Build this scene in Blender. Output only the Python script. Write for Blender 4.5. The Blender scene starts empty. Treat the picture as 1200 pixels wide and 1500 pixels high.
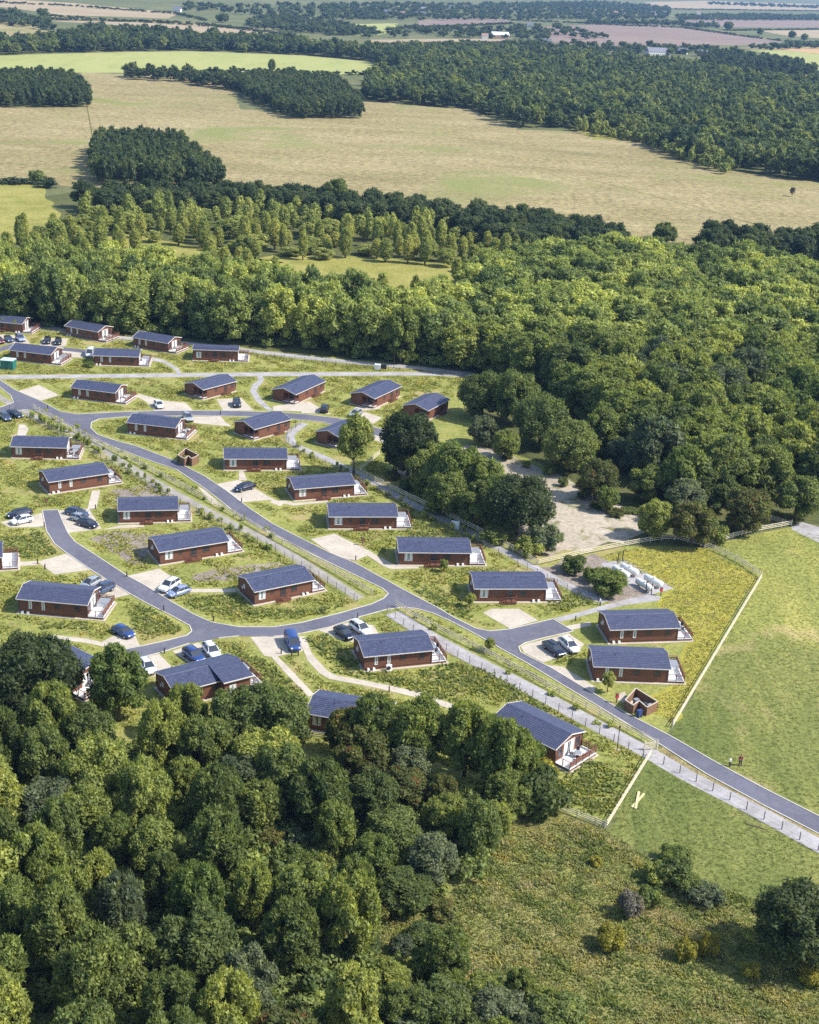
import bpy, math, random
import numpy as np
from mathutils import Vector, Matrix
from mathutils.geometry import tessellate_polygon
random.seed(7)
RNG = np.random.default_rng(11)
SC = bpy.context.scene
COL = SC.collection
R = math.radians

# ------------------------------------------------------------------ camera model
CAM_H, FPX, YH, ROLL = 100.0, 2000.0, -62.0, R(3.2)
TH = math.atan((750 - YH) / FPX)
_c, _s = math.cos(ROLL), math.sin(ROLL)
def G(px, py, z=0.0):
    """ground point (x right, y away) seen at a pixel of the 1200x1500 photograph"""
    x, y = px - 600, py - 750
    x, y = _c * x + _s * y, -_s * x + _c * y
    u, v = x / FPX, y / FPX
    d = (CAM_H - z) / (math.sin(TH) + v * math.cos(TH))
    return Vector((u * d, d * (math.cos(TH) - v * math.sin(TH)), z))
def GP(pts, z=0.0):
    return [G(p[0], p[1], z) for p in pts]
cam = bpy.data.cameras.new('camera')
cam.sensor_fit = 'HORIZONTAL'; cam.sensor_width = 36.0
cam.lens = 36.0 * FPX / 1200.0
cam.clip_start = 1.0; cam.clip_end = 60000.0
camo = bpy.data.objects.new('camera', cam); COL.objects.link(camo)
camo.matrix_world = Matrix.Translation((0, 0, CAM_H)) @ Matrix.Rotation(R(90) - TH, 4, 'X') @ Matrix.Rotation(ROLL, 4, 'Z')
SC.camera = camo

# ------------------------------------------------------------------ light and sky
SUN_EL, SUN_AZ = R(47), R(98)          # azimuth measured from +Y (away) towards +X (right)
sd = Vector((math.cos(SUN_EL) * math.sin(SUN_AZ), math.cos(SUN_EL) * math.cos(SUN_AZ), math.sin(SUN_EL)))
sl = bpy.data.lights.new('sun', 'SUN'); sl.energy = 4.2; sl.angle = R(0.5); sl.color = (1.0, 0.955, 0.88)
so = bpy.data.objects.new('sun', sl); COL.objects.link(so)
so.rotation_euler = sd.to_track_quat('Z', 'Y').to_euler(); so.location = sd * 300
W = bpy.data.worlds.new('World'); SC.world = W; W.use_nodes = True
nt = W.node_tree; bg = nt.nodes['Background']
sky = nt.nodes.new('ShaderNodeTexSky'); sky.sky_type = 'NISHITA'; sky.sun_disc = False
sky.sun_elevation = SUN_EL; sky.sun_rotation = SUN_AZ; sky.altitude = 100; sky.dust_density = 1.0
nt.links.new(sky.outputs[0], bg.inputs[0]); bg.inputs[1].default_value = 0.15
SC.view_settings.view_transform = 'Standard'; SC.view_settings.look = 'None'
SC.view_settings.exposure = 0.86; SC.view_settings.gamma = 1.0
SC.render.engine = 'CYCLES'
SC.cycles.max_bounces = 6; SC.cycles.diffuse_bounces = 3; SC.cycles.transparent_max_bounces = 6
SC.cycles.use_denoising = False

# ------------------------------------------------------------------ materials
class NT:
    def __init__(s, name, rough=0.8, spec=0.3):
        s.m = bpy.data.materials.new(name); s.m.use_nodes = True
        s.t = s.m.node_tree; s.b = s.t.nodes['Principled BSDF']; s.out = s.t.nodes['Material Output']
        s.b.inputs['Roughness'].default_value = rough
        s.b.inputs['Specular IOR Level'].default_value = spec
        s._pos = None
    def n(s, kind, **kw):
        x = s.t.nodes.new(kind)
        for k, v in kw.items(): setattr(x, k, v)
        return x
    def l(s, a, b): s.t.links.new(a, b)
    def pos(s):
        if s._pos is None:
            g = s.n('ShaderNodeNewGeometry'); s._pos = g.outputs['Position']
        return s._pos
    def noise(s, scale, detail=4, rough=0.6, vec=None, stretch=None, dist=0.0):
        v = vec or s.pos()
        if stretch:
            mp = s.n('ShaderNodeMapping'); mp.inputs['Scale'].default_value = stretch[0]; mp.inputs['Rotation'].default_value = (0, 0, stretch[1])
            s.l(v, mp.inputs[0]); v = mp.outputs[0]
        x = s.n('ShaderNodeTexNoise'); x.inputs['Scale'].default_value = scale; x.inputs['Detail'].default_value = detail
        x.inputs['Roughness'].default_value = rough; x.inputs['Distortion'].default_value = dist
        s.l(v, x.inputs['Vector']); return x.outputs['Fac']
    def ramp(s, fac, stops, interp='LINEAR'):
        r = s.n('ShaderNodeValToRGB'); r.color_ramp.interpolation = interp
        e = r.color_ramp.elements
        while len(e) < len(stops): e.new(0.5)
        for el, (p, c) in zip(e, stops):
            el.position = p; el.color = (c[0], c[1], c[2], 1) if hasattr(c, '__len__') else (c, c, c, 1)
        s.l(fac, r.inputs[0]); return r.outputs[0]
    def mix(s, fac, a, b, mode='MIX'):
        x = s.n('ShaderNodeMix', data_type='RGBA', blend_type=mode)
        for sock, v in ((x.inputs[0], fac), (x.inputs[6], a), (x.inputs[7], b)):
            if hasattr(v, 'is_linked'): s.l(v, sock)
            elif hasattr(v, '__len__'): sock.default_value = (v[0], v[1], v[2], 1)
            else: sock.default_value = v
        return x.outputs[2]
    def bump(s, fac, strength=0.5, dist=0.1):
        b = s.n('ShaderNodeBump'); b.inputs['Strength'].default_value = strength; b.inputs['Distance'].default_value = dist
        s.l(fac, b.inputs['Height']); s.l(b.outputs[0], s.b.inputs['Normal']); return s
    def col(s, c):
        if hasattr(c, 'is_linked'): s.l(c, s.b.inputs['Base Color'])
        else: s.b.inputs['Base Color'].default_value = (c[0], c[1], c[2], 1)
        return s

def mat_plain(name, c, rough=0.6, spec=0.4, metal=0.0, var=0.12, scale=3.0):
    t = NT(name, rough, spec); t.b.inputs['Metallic'].default_value = metal
    tc = t.n('ShaderNodeTexCoord')
    f = t.noise(scale, 4, 0.6, tc.outputs['Object'])
    t.col(t.mix(f, [x * (1 - var) for x in c], [x * (1 + var) for x in c]))
    return t.m

def mat_ground(name, dark, mid, light, s1=0.02, s2=0.15, s3=2.2, extra=None, bump=0.6, bdist=0.25, stretch=None, fine=0.5, zone=None):
    t = NT(name, 0.95, 0.1)
    a = t.noise(s1, 5, 0.6, stretch=stretch)
    b = t.noise(s2, 5, 0.65, stretch=stretch, dist=0.4)
    c = t.noise(s3, 5, 0.75)
    base = t.ramp(a, [(0.3, dark), (0.5, mid), (0.7, light)])
    b2 = t.ramp(b, [(0.3, dark), (0.5, mid), (0.72, light)])
    o = t.mix(0.55, base, b2)
    o = t.mix(fine, o, t.ramp(c, [(0.28, 0.25), (0.5, 0.95), (0.75, 1.55)]), 'MULTIPLY')
    if extra:
        e = t.noise(extra[1], 4, 0.6, dist=0.6)
        o = t.mix(t.ramp(e, [(extra[2], 0.0), (extra[2] + 0.12, 1.0)]), o, extra[0])
    if zone:                                  # base colour turns lighter and yellower beyond a ragged line
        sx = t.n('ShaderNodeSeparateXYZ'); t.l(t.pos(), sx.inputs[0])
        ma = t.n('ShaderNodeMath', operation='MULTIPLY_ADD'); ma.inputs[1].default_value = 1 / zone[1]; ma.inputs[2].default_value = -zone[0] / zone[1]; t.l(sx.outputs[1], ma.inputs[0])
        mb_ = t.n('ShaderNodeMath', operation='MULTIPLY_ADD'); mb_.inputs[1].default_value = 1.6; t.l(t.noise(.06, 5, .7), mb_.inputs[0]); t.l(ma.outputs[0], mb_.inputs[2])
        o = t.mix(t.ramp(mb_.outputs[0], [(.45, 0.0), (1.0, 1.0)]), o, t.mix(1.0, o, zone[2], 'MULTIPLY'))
    t.col(o); t.bump(c, bump, bdist)
    return t.m

M = {}
M['land'] = mat_ground('far_pasture', (.07, .085, .035), (.115, .125, .05), (.19, .175, .085), 0.004, 0.02, 0.3, bdist=.5, fine=.35)
M['lawn'] = mat_ground('lawn_grass', (.135, .155, .04), (.225, .235, .062), (.33, .315, .10), 0.05, 0.22, 1.5, extra=((.31, .25, .11), .12, .56), bdist=.25, fine=.75)
M['meadow'] = mat_ground('rough_meadow', (.05, .06, .015), (.125, .12, .035), (.21, .17, .075), 0.06, 0.3, 1.3, extra=((.15, .115, .055), .17, .55), bdist=.5, fine=.8)
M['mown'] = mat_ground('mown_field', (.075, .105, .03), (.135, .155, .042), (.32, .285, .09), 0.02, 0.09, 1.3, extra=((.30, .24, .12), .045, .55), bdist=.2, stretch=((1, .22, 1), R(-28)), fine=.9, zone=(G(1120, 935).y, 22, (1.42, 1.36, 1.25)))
M['bank'] = mat_ground('bright_grass', (.17, .16, .03), (.28, .26, .045), (.36, .32, .07), 0.05, 0.25, 1.6, bdist=.3, fine=.55)
M['foreland'] = mat_ground('foreground_grass', (.11, .13, .038), (.19, .19, .06), (.28, .24, .10), 0.045, 0.22, 1.0, extra=((.24, .18, .09), .1, .55), bdist=.5, fine=.8)
M['hay'] = mat_ground('hay_field', (.18, .155, .066), (.275, .225, .105), (.385, .315, .18), 0.007, 0.035, 0.30, extra=((.20, .205, .07), .012, .54), bdist=1.6, stretch=((.5, 1, 1), R(8)), fine=.85)
M['crop'] = mat_ground('green_field', (.22, .245, .08), (.29, .30, .105), (.33, .32, .125), 0.01, 0.05, 0.4, stretch=((1, .3, 1), R(70)), bdist=.2, fine=.2)
M['stubble'] = mat_ground('stubble_field', (.25, .19, .115), (.31, .24, .15), (.37, .30, .19), 0.008, 0.03, 0.3, stretch=((.3, 1, 1), R(10)), bdist=.2, fine=.25)
M['plough'] = mat_ground('ploughed_field', (.17, .125, .10), (.21, .155, .125), (.25, .19, .15), 0.006, 0.03, 0.3, stretch=((.3, 1, 1), R(-12)), bdist=.3, fine=.3)
M['orange'] = mat_ground('dry_field', (.34, .22, .10), (.40, .265, .13), (.44, .30, .16), 0.01, 0.04, 0.3, bdist=.2, fine=.2)
M['sand'] = mat_ground('sandy_soil', (.24, .205, .15), (.38, .325, .25), (.48, .42, .335), 0.06, 0.25, 1.2, extra=((.17, .165, .075), .22, .54), bdist=.3, fine=.5)
M['soil'] = mat_ground('stony_soil', (.15, .12, .095), (.24, .20, .165), (.33, .285, .24), 0.15, 0.6, 2.2, extra=((.14, .13, .05), .3, .62), bdist=.3, fine=.7)
M['wood'] = mat_ground('woodland_floor', (.05, .06, .022), (.09, .10, .034), (.15, .135, .055), 0.05, 0.3, 1.2, bdist=.4, fine=.6)
M['glade'] = mat_ground('glade_grass', (.16, .165, .035), (.25, .235, .06), (.33, .29, .10), 0.03, 0.12, 1.0, bdist=.4, fine=.6)
def mat_asphalt():
    t = NT('asphalt', 0.85, 0.3)
    a = t.noise(0.12, 4, .6); c = t.noise(5.0, 5, .8)
    o = t.ramp(a, [(.3, (.082, .082, .108)), (.7, (.118, .118, .15))])
    o = t.mix(.6, o, t.ramp(c, [(.3, .55), (.5, 1.0), (.7, 1.5)]), 'MULTIPLY')
    w = t.noise(.35, 3, .6, dist=1.5); o = t.mix(t.ramp(w, [(.52, 0.0), (.6, .35)]), o, (.155, .15, .165))
    t.col(o); t.bump(c, .3, .02); return t.m
M['asphalt'] = mat_asphalt()
def mat_gravel(name, c0, c1, s=4.0):
    t = NT(name, .9, .2)
    a = t.noise(.35, 4, .6); c = t.noise(s, 5, .8)
    o = t.ramp(a, [(.3, c0), (.7, c1)])
    o = t.mix(.6, o, t.ramp(c, [(.3, .6), (.5, 1.0), (.7, 1.25)]), 'MULTIPLY')
    st = t.noise(.9, 3, .7, dist=1.2); o = t.mix(t.ramp(st, [(.58, 0.0), (.72, .35)]), o, [x * .6 for x in c0])
    t.col(o); t.bump(c, .3, .03); return t.m
M['gravel'] = mat_gravel('resin_gravel', (.36, .315, .255), (.47, .415, .34), 2.2)
M['path'] = mat_gravel('pale_path', (.24, .225, .22), (.38, .36, .36), 2.0)
M['track'] = mat_gravel('grassy_track', (.20, .185, .15), (.33, .305, .28), 1.6)
M['kerb'] = mat_gravel('concrete_edging', (.42, .39, .34), (.52, .48, .42), 3)
M['slab'] = mat_gravel('concrete', (.38, .34, .27), (.47, .42, .34), 3)
M['bark'] = mat_plain('bark', (.12, .095, .07), .9, .1, var=.4, scale=4)
M['rail'] = mat_plain('pale_timber', (.60, .53, .40), .8, .2, var=.25, scale=2)
M['post'] = mat_plain('dark_timber_post', (.085, .06, .05), .8, .2, var=.3)
M['wire'] = mat_plain('grey_netting', (.32, .31, .30), .6, .3)
M['white'] = mat_plain('white_paint', (.78, .78, .76), .45, .4, var=.04)
M['cream'] = mat_plain('cream_gutter', (.62, .58, .53), .5, .4, var=.05)
M['glass'] = mat_plain('window_glass', (.035, .042, .055), .12, .6, var=.1)
M['curtain'] = mat_plain('window_curtain', (.62, .62, .58), .6, .3, var=.15)
M['deck'] = mat_plain('grey_decking', (.62, .61, .61), .7, .3, var=.1, scale=8)
M['tub'] = mat_plain('grey_tub_cover', (.22, .23, .26), .5, .4)
M['dark'] = mat_plain('dark_metal', (.035, .037, .045), .5, .4)
M['tyre'] = mat_plain('tyre_rubber', (.02, .02, .02), .9, .2)
M['alloy'] = mat_plain('wheel_alloy', (.45, .45, .47), .35, .5, metal=.7)
M['lamp'] = mat_plain('headlamp', (.75, .76, .78), .15, .6)
M['tail'] = mat_plain('tail_lamp', (.35, .02, .02), .25, .5)
M['tank'] = mat_plain('white_tank_paint', (.66, .66, .62), .5, .4, var=.08)
M['red'] = mat_plain('red_paint', (.42, .035, .03), .5, .4)
M['blue'] = mat_plain('blue_plastic', (.03, .055, .16), .5, .4)
M['green'] = mat_plain('green_paint', (.02, .13, .11), .5, .4)
M['skin'] = mat_plain('skin', (.45, .28, .2), .6, .3)
M['coat'] = mat_plain('dark_red_coat', (.16, .04, .03), .8, .2)
M['trousers'] = mat_plain('dark_trousers', (.02, .02, .028), .9, .2)
M['hair'] = mat_plain('dark_hair', (.02, .015, .012), .8, .2)
def mat_walls():
    t = NT('red_brown_boarding', .7, .25)
    tc = t.n('ShaderNodeTexCoord')
    sx = t.n('ShaderNodeSeparateXYZ'); t.l(tc.outputs['Object'], sx.inputs[0])
    m = t.n('ShaderNodeMath', operation='MULTIPLY'); m.inputs[1].default_value = 5.5; t.l(sx.outputs[2], m.inputs[0])
    fr = t.n('ShaderNodeMath', operation='FRACT'); t.l(m.outputs[0], fr.inputs[0])
    line = t.ramp(fr.outputs[0], [(0.0, .45), (.16, 1.0), (1.0, 1.0)])
    f = t.noise(2.5, 5, .7, tc.outputs['Object'], stretch=((.25, .25, 3), 0))
    o = t.ramp(f, [(.3, (.12, .050, .030)), (.7, (.205, .090, .054))])
    oi = t.n('ShaderNodeObjectInfo')
    o = t.mix(t.ramp(oi.outputs['Random'], [(0, 0.0), (1, .35)]), o, (.13, .056, .036))
    o = t.mix(.8, o, line, 'MULTIPLY')
    t.col(o); t.bump(fr.outputs[0], .35, .03); return t.m
M['wall'] = mat_walls()
def mat_tiles():
    t = NT('slate_blue_tiles', .55, .4)
    tc = t.n('ShaderNodeTexCoord')
    br = t.n('ShaderNodeTexBrick'); br.inputs['Scale'].default_value = 1.0
    br.inputs['Brick Width'].default_value = .42; br.inputs['Row Height'].default_value = .36
    br.inputs['Mortar Size'].default_value = .02
    br.inputs['Color1'].default_value = (.040, .048, .090, 1); br.inputs['Color2'].default_value = (.066, .076, .134, 1); br.inputs['Mortar'].default_value = (.022, .025, .05, 1)
    t.l(tc.outputs['Object'], br.inputs['Vector'])
    f = t.noise(6, 4, .7, tc.outputs['Object'])
    o = t.mix(.5, br.outputs['Color'], t.ramp(f, [(.3, .6), (.5, 1.0), (.7, 1.5)]), 'MULTIPLY')
    oi = t.n('ShaderNodeObjectInfo')
    o = t.mix(t.ramp(oi.outputs['Random'], [(0, 0.0), (1, .3)]), o, (.062, .066, .105))
    t.col(o); t.bump(br.outputs['Fac'], -.3, .02); return t.m
M['tile'] = mat_tiles()
def mat_car(name, c, metal=.2):
    m = mat_plain(name, c, .28, .5, metal, var=.05)
    b = m.node_tree.nodes['Principled BSDF']; b.inputs['Coat Weight'].default_value = .6; b.inputs['Coat Roughness'].default_value = .08
    return m

def mat_leaf(name, dark, mid, light, tint=None, use_attr=False, odd=None, isl=(.6, 1.6)):
    """foliage: hue differs per tree, per clump and per leaf"""
    t = NT(name, .62, .22)
    g = t.n('ShaderNodeNewGeometry')
    if use_attr:
        a = t.n('ShaderNodeAttribute', attribute_name='tint'); rnd = a.outputs['Fac']
    else:
        oi = t.n('ShaderNodeObjectInfo'); rnd = oi.outputs['Random']
    base = t.ramp(rnd, [(0.0, dark), (.5, mid), (1.0, light)])
    tc = t.n('ShaderNodeTexCoord')
    f = t.noise(.55, 3, .6, tc.outputs['Object'])
    o = t.mix(.75, base, t.ramp(f, [(.3, (.60, .66, .72)), (.5, (1, 1, 1)), (.72, (1.5, 1.35, .95))]), 'MULTIPLY')
    o = t.mix(.9, o, t.ramp(g.outputs['Random Per Island'], [(0, isl[0]), (.5, 1.0), (1, isl[1])]), 'MULTIPLY')
    if odd:
        f2 = t.noise(.8, 2, .5, tc.outputs['Object'])
        o = t.mix(t.ramp(f2, [(.60, 0.0), (.68, odd[1])]), o, odd[0])
    t.col(o)
    tr = t.n('ShaderNodeBsdfTranslucent'); t.l(t.mix(1.0, o, (1.45, 1.45, .6), 'MULTIPLY'), tr.inputs[0])
    mx = t.n('ShaderNodeMixShader'); mx.inputs[0].default_value = .45
    t.l(t.b.outputs[0], mx.inputs[1]); t.l(tr.outputs[0], mx.inputs[2]); t.l(mx.outputs[0], t.out.inputs[0])
    return t.m
ML = {
 'deep':   mat_leaf('leaf_deep_green', (.090, .118, .038), (.126, .160, .048), (.18, .21, .06)),
 'fresh':  mat_leaf('leaf_fresh_green', (.115, .156, .042), (.18, .215, .058), (.27, .29, .074)),
 'shade':  mat_leaf('leaf_dark_oak', (.050, .070, .028), (.062, .085, .032), (.078, .102, .036)),
 'grey':   mat_leaf('leaf_grey_green', (.085, .108, .058), (.115, .142, .076), (.15, .175, .092)),
 'birch':  mat_leaf('leaf_birch', (.19, .225, .06), (.27, .29, .078), (.35, .35, .10)),
 'autumn': mat_leaf('leaf_turning', (.095, .112, .034), (.135, .142, .042), (.175, .172, .05), odd=((.24, .08, .035), .55)),
 'yellow': mat_leaf('leaf_yellow', (.24, .22, .035), (.30, .27, .05), (.36, .32, .06)),
 'bare':   mat_leaf('leaf_dry_grey', (.13, .12, .10), (.17, .155, .13), (.20, .18, .15)),
 'wood':   mat_leaf('leaf_far_wood', (.115, .155, .052), (.22, .26, .076), (.36, .385, .105), use_attr=True),
 'farwood': mat_leaf('leaf_distant_wood', (.055, .082, .038), (.098, .130, .050), (.20, .225, .07), use_attr=True),
 'dark':   mat_leaf('leaf_far_dark', (.05, .074, .036), (.074, .10, .044), (.12, .145, .055), use_attr=True),
 'birchw': mat_leaf('leaf_far_birch', (.18, .215, .065), (.255, .285, .082), (.34, .355, .11), use_attr=True),
 'tuft':   mat_leaf('tuft_grass', (.20, .22, .06), (.31, .31, .09), (.41, .36, .16), use_attr=True, isl=(.8, 1.25)),
 'tuftd':  mat_leaf('tuft_dark', (.135, .175, .052), (.215, .245, .078), (.32, .295, .125), use_attr=True, isl=(.75, 1.3)),
}

# ------------------------------------------------------------------ mesh helpers
class MB:
    def __init__(s): s.v = []; s.f = []
    def box(s, x0, x1, y0, y1, z0, z1, top=None):
        i = len(s.v)
        t = top or (0, 0)
        s.v += [(x0, y0, z0), (x1, y0, z0), (x1, y1, z0), (x0, y1, z0),
                (x0 + t[0], y0 + t[1], z1), (x1 - t[0], y0 + t[1], z1), (x1 - t[0], y1 - t[1], z1), (x0 + t[0], y1 - t[1], z1)]
        s.f += [(i, i+3, i+2, i+1), (i+4, i+5, i+6, i+7), (i, i+1, i+5, i+4), (i+1, i+2, i+6, i+5), (i+2, i+3, i+7, i+6), (i+3, i, i+4, i+7)]
        return s
    def prism(s, poly, axis, a, b):
        """extrude a 2D polygon along an axis: 'x' poly=(y,z); 'y' poly=(x,z); 'z' poly=(x,y)"""
        i = len(s.v); n = len(poly)
        for c in (a, b):
            for p, q in poly:
                s.v.append((c, p, q) if axis == 'x' else (p, c, q) if axis == 'y' else (p, q, c))
        s.f.append(tuple(range(i + n - 1, i - 1, -1))); s.f.append(tuple(range(i + n, i + 2 * n)))
        for k in range(n):
            k2 = (k + 1) % n
            s.f.append((i + k, i + k2, i + n + k2, i + n + k))
        return s
    def bar(s, p, q, w, h=None):
        p, q = Vector(p), Vector(q); h = h or w
        d = (q - p).normalized(); up = Vector((0, 0, 1)) if abs(d.z) < .95 else Vector((0, 1, 0))
        r = d.cross(up).normalized() * w / 2; u = r.cross(d).normalized() * h / 2
        i = len(s.v)
        for c in (p, q):
            for a, b in ((-1, -1), (1, -1), (1, 1), (-1, 1)): s.v.append(tuple(c + r * a + u * b))
        s.f += [(i+3, i+2, i+1, i), (i+4, i+5, i+6, i+7)] + [(i+k, i+(k+1) % 4, i+4+(k+1) % 4, i+4+k) for k in range(4)]
        return s
    def tube(s, pts, rad, n=8, cap=True):
        rings = []
        for k, p in enumerate(pts):
            p = Vector(p); a = Vector(pts[max(k - 1, 0)]); b = Vector(pts[min(k + 1, len(pts) - 1)])
            d = (b - a).normalized(); up = Vector((0, 0, 1)) if abs(d.z) < .9 else Vector((0, 1, 0))
            r = d.cross(up).normalized(); u = r.cross(d)
            rr = rad[k] if hasattr(rad, '__len__') else rad
            i = len(s.v); rings.append(i)
            for j in range(n):
                t = 2 * math.pi * j / n; s.v.append(tuple(p + (r * math.cos(t) + u * math.sin(t)) * rr))
        for a, b in zip(rings, rings[1:]):
            for j in range(n): s.f.append((a + j, a + (j + 1) % n, b + (j + 1) % n, b + j))
        if cap:
            s.f.append(tuple(range(rings[0] + n - 1, rings[0] - 1, -1))); s.f.append(tuple(range(rings[-1], rings[-1] + n)))
        return s
    def build(s, name, mat, parent=None, smooth=False):
        me = bpy.data.meshes.new(name); me.from_pydata(s.v, [], s.f); me.update()
        if smooth: me.shade_smooth()
        return add(name, me, mat, parent)
def add(name, me, mat=None, parent=None):
    if mat is not None and not me.materials: me.materials.append(mat)
    o = bpy.data.objects.new(name, me); COL.objects.link(o)
    if parent is not None: o.parent = parent
    return o
def tag(o, label=None, cat=None, group=None, kind=None):
    for k, v in (('label', label), ('category', cat), ('group', group), ('kind', kind)):
        if v: o[k] = v
    return o
def thing(name, label, cat, loc=(0, 0, 0), rz=0.0, group=None):
    o = bpy.data.objects.new(name, None); COL.objects.link(o); o.empty_display_size = .5
    o.location = loc; o.rotation_euler = (0, 0, rz)
    return tag(o, label, cat, group)
def copy_tree(o, parent=None):
    c = o.copy(); COL.objects.link(c)
    if parent is not None: c.parent = parent
    for ch in list(o.children): copy_tree(ch, c)
    return c
def np_mesh(name, V, quads=None, tris=None, tint=None):
    me = bpy.data.meshes.new(name)
    me.vertices.add(len(V)); me.vertices.foreach_set('co', np.asarray(V, np.float32).ravel())
    idx = []; tot = []
    if quads is not None and len(quads): idx.append(np.asarray(quads).ravel()); tot.append(np.full(len(quads), 4))
    if tris is not None and len(tris): idx.append(np.asarray(tris).ravel()); tot.append(np.full(len(tris), 3))
    idx = np.concatenate(idx).astype(np.int32); tot = np.concatenate(tot).astype(np.int32)
    me.loops.add(len(idx)); me.loops.foreach_set('vertex_index', idx)
    me.polygons.add(len(tot)); me.polygons.foreach_set('loop_start', np.concatenate([[0], np.cumsum(tot)[:-1]]).astype(np.int32))
    me.update(calc_edges=True); me.validate()
    if tint is not None:
        a = me.attributes.new('tint', 'FLOAT', 'POINT'); a.data.foreach_set('value', np.asarray(tint, np.float32))
    return me
def pip(P, poly):
    x, y = P[:, 0], P[:, 1]; ins = np.zeros(len(P), bool); n = len(poly)
    for i in range(n):
        x1, y1 = poly[i][0], poly[i][1]; x2, y2 = poly[(i + 1) % n][0], poly[(i + 1) % n][1]
        if y1 == y2: continue
        c = ((y1 > y) != (y2 > y)) & (x < (x2 - x1) * (y - y1) / (y2 - y1) + x1)
        ins ^= c
    return ins
def edge_dist(P, poly, closed=True):
    d = np.full(len(P), 1e9); n = len(poly)
    for i in range(n if closed else n - 1):
        a = np.array(poly[i][:2]); b = np.array(poly[(i + 1) % n][:2]); ab = b - a
        t = np.clip(((P - a) @ ab) / max(ab @ ab, 1e-9), 0, 1)
        d = np.minimum(d, np.linalg.norm(P - (a + t[:, None] * ab), axis=1))
    return d
_ph = RNG.uniform(0, 6.28, (6, 2)); _dr = RNG.uniform(0, 6.28, 6)
def vnoise(P, scale):
    o = np.zeros(len(P))
    for k in range(6):
        f = (1 + .35 * k) / scale
        o += np.sin((P[:, 0] * math.cos(_dr[k]) + P[:, 1] * math.sin(_dr[k])) * f * 6.28 + _ph[k, 0]) * np.sin((P[:, 1] * math.cos(_dr[k] + 1) - P[:, 0] * math.sin(_dr[k] + .6)) * f * 5 + _ph[k, 1])
    return o / 2.2

# smooth closed/open polyline through points (Catmull-Rom)
def smooth(pts, closed=False, n=5):
    out = []; N = len(pts)
    P = [Vector(p) for p in pts]
    for i in range(N if closed else N - 1):
        p0 = P[(i - 1) % N] if closed or i > 0 else P[i]; p1 = P[i]; p2 = P[(i + 1) % N]; p3 = P[(i + 2) % N] if closed or i + 2 < N else p2
        for k in range(n):
            t = k / n
            out.append(.5 * ((2 * p1) + (p2 - p0) * t + (2 * p0 - 5 * p1 + 4 * p2 - p3) * t * t + (3 * p1 - p0 - 3 * p2 + p3) * t ** 3))
    if not closed: out.append(P[-1])
    return out
def rough_edge(W_, step, amp):
    out = []; n = len(W_)
    for i in range(n):
        a, b = W_[i], W_[(i + 1) % n]; L = (b - a).length; k = max(1, int(L / step))
        for j in range(k):
            p = a.lerp(b, j / k)
            if amp: p = p + Vector((random.gauss(0, amp), random.gauss(0, amp), 0))
            out.append(p)
    return out
def sheet(name, W_, z, mat, kind='structure', step=0, amp=0.0):
    if step: W_ = rough_edge(W_, step, amp)
    W_ = [Vector((p[0], p[1], z)) for p in W_]
    tr = tessellate_polygon([W_])
    me = bpy.data.meshes.new(name); me.from_pydata([tuple(p) for p in W_], [], [tuple(t) for t in tr]); me.update()
    if me.polygons and sum(p.normal.z for p in me.polygons) < 0: me.flip_normals()
    o = add(name, me, mat); tag(o, kind=kind); return o
def ribbon_mb(line, w, z, mb=None):
    mb = mb or MB(); n = len(line); i0 = len(mb.v)
    for k, p in enumerate(line):
        d = (line[min(k + 1, n - 1)] - line[max(k - 1, 0)]); d = Vector((d.x, d.y, 0)).normalized(); r = Vector((d.y, -d.x, 0)) * w / 2
        mb.v += [(p.x - r.x, p.y - r.y, z), (p.x + r.x, p.y + r.y, z)]
    for k in range(n - 1): mb.f.append((i0 + 2 * k, i0 + 2 * k + 1, i0 + 2 * k + 3, i0 + 2 * k + 2))
    return mb
def in_view(x, y, z=0, m=60):
    """photo pixel of a world point and whether it lies near the frame"""
    v = Vector((x, y, z - CAM_H)); d = v.y * math.cos(TH) - v.z * math.sin(TH); dn = -v.y * math.sin(TH) - v.z * math.cos(TH)
    if d < 1: return False
    X, Y = FPX * v.x / d, FPX * dn / d
    X, Y = _c * X - _s * Y, _s * X + _c * Y
    return -m < X + 600 < 1200 + m and -m < Y + 750 < 1500 + m

# ================================================================== THE SETTING
def ground():
    ys = np.concatenate([np.arange(-300, 700, 50), np.arange(700, 3000, 150), np.geomspace(3000, 45000, 22)])
    xs = np.concatenate([-np.geomspace(25000, 900, 14), np.arange(-800, 801, 50), np.geomspace(900, 25000, 14)])
    X, Y = np.meshgrid(xs, ys); n, m = X.shape
    V = np.stack([X.ravel(), Y.ravel(), np.zeros(X.size)], 1)
    i = np.arange((n - 1) * m).reshape(n - 1, m)[:, :-1].ravel()
    q = np.stack([i, i + 1, i + m + 1, i + m], 1)
    tag(add('ground', np_mesh('ground', V, q), M['land']), kind='structure')
ground()
def field(name, px, z, mat, step=6, amp=.8): return sheet(name, GP(px), z, M[mat], step=step, amp=amp)
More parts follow.
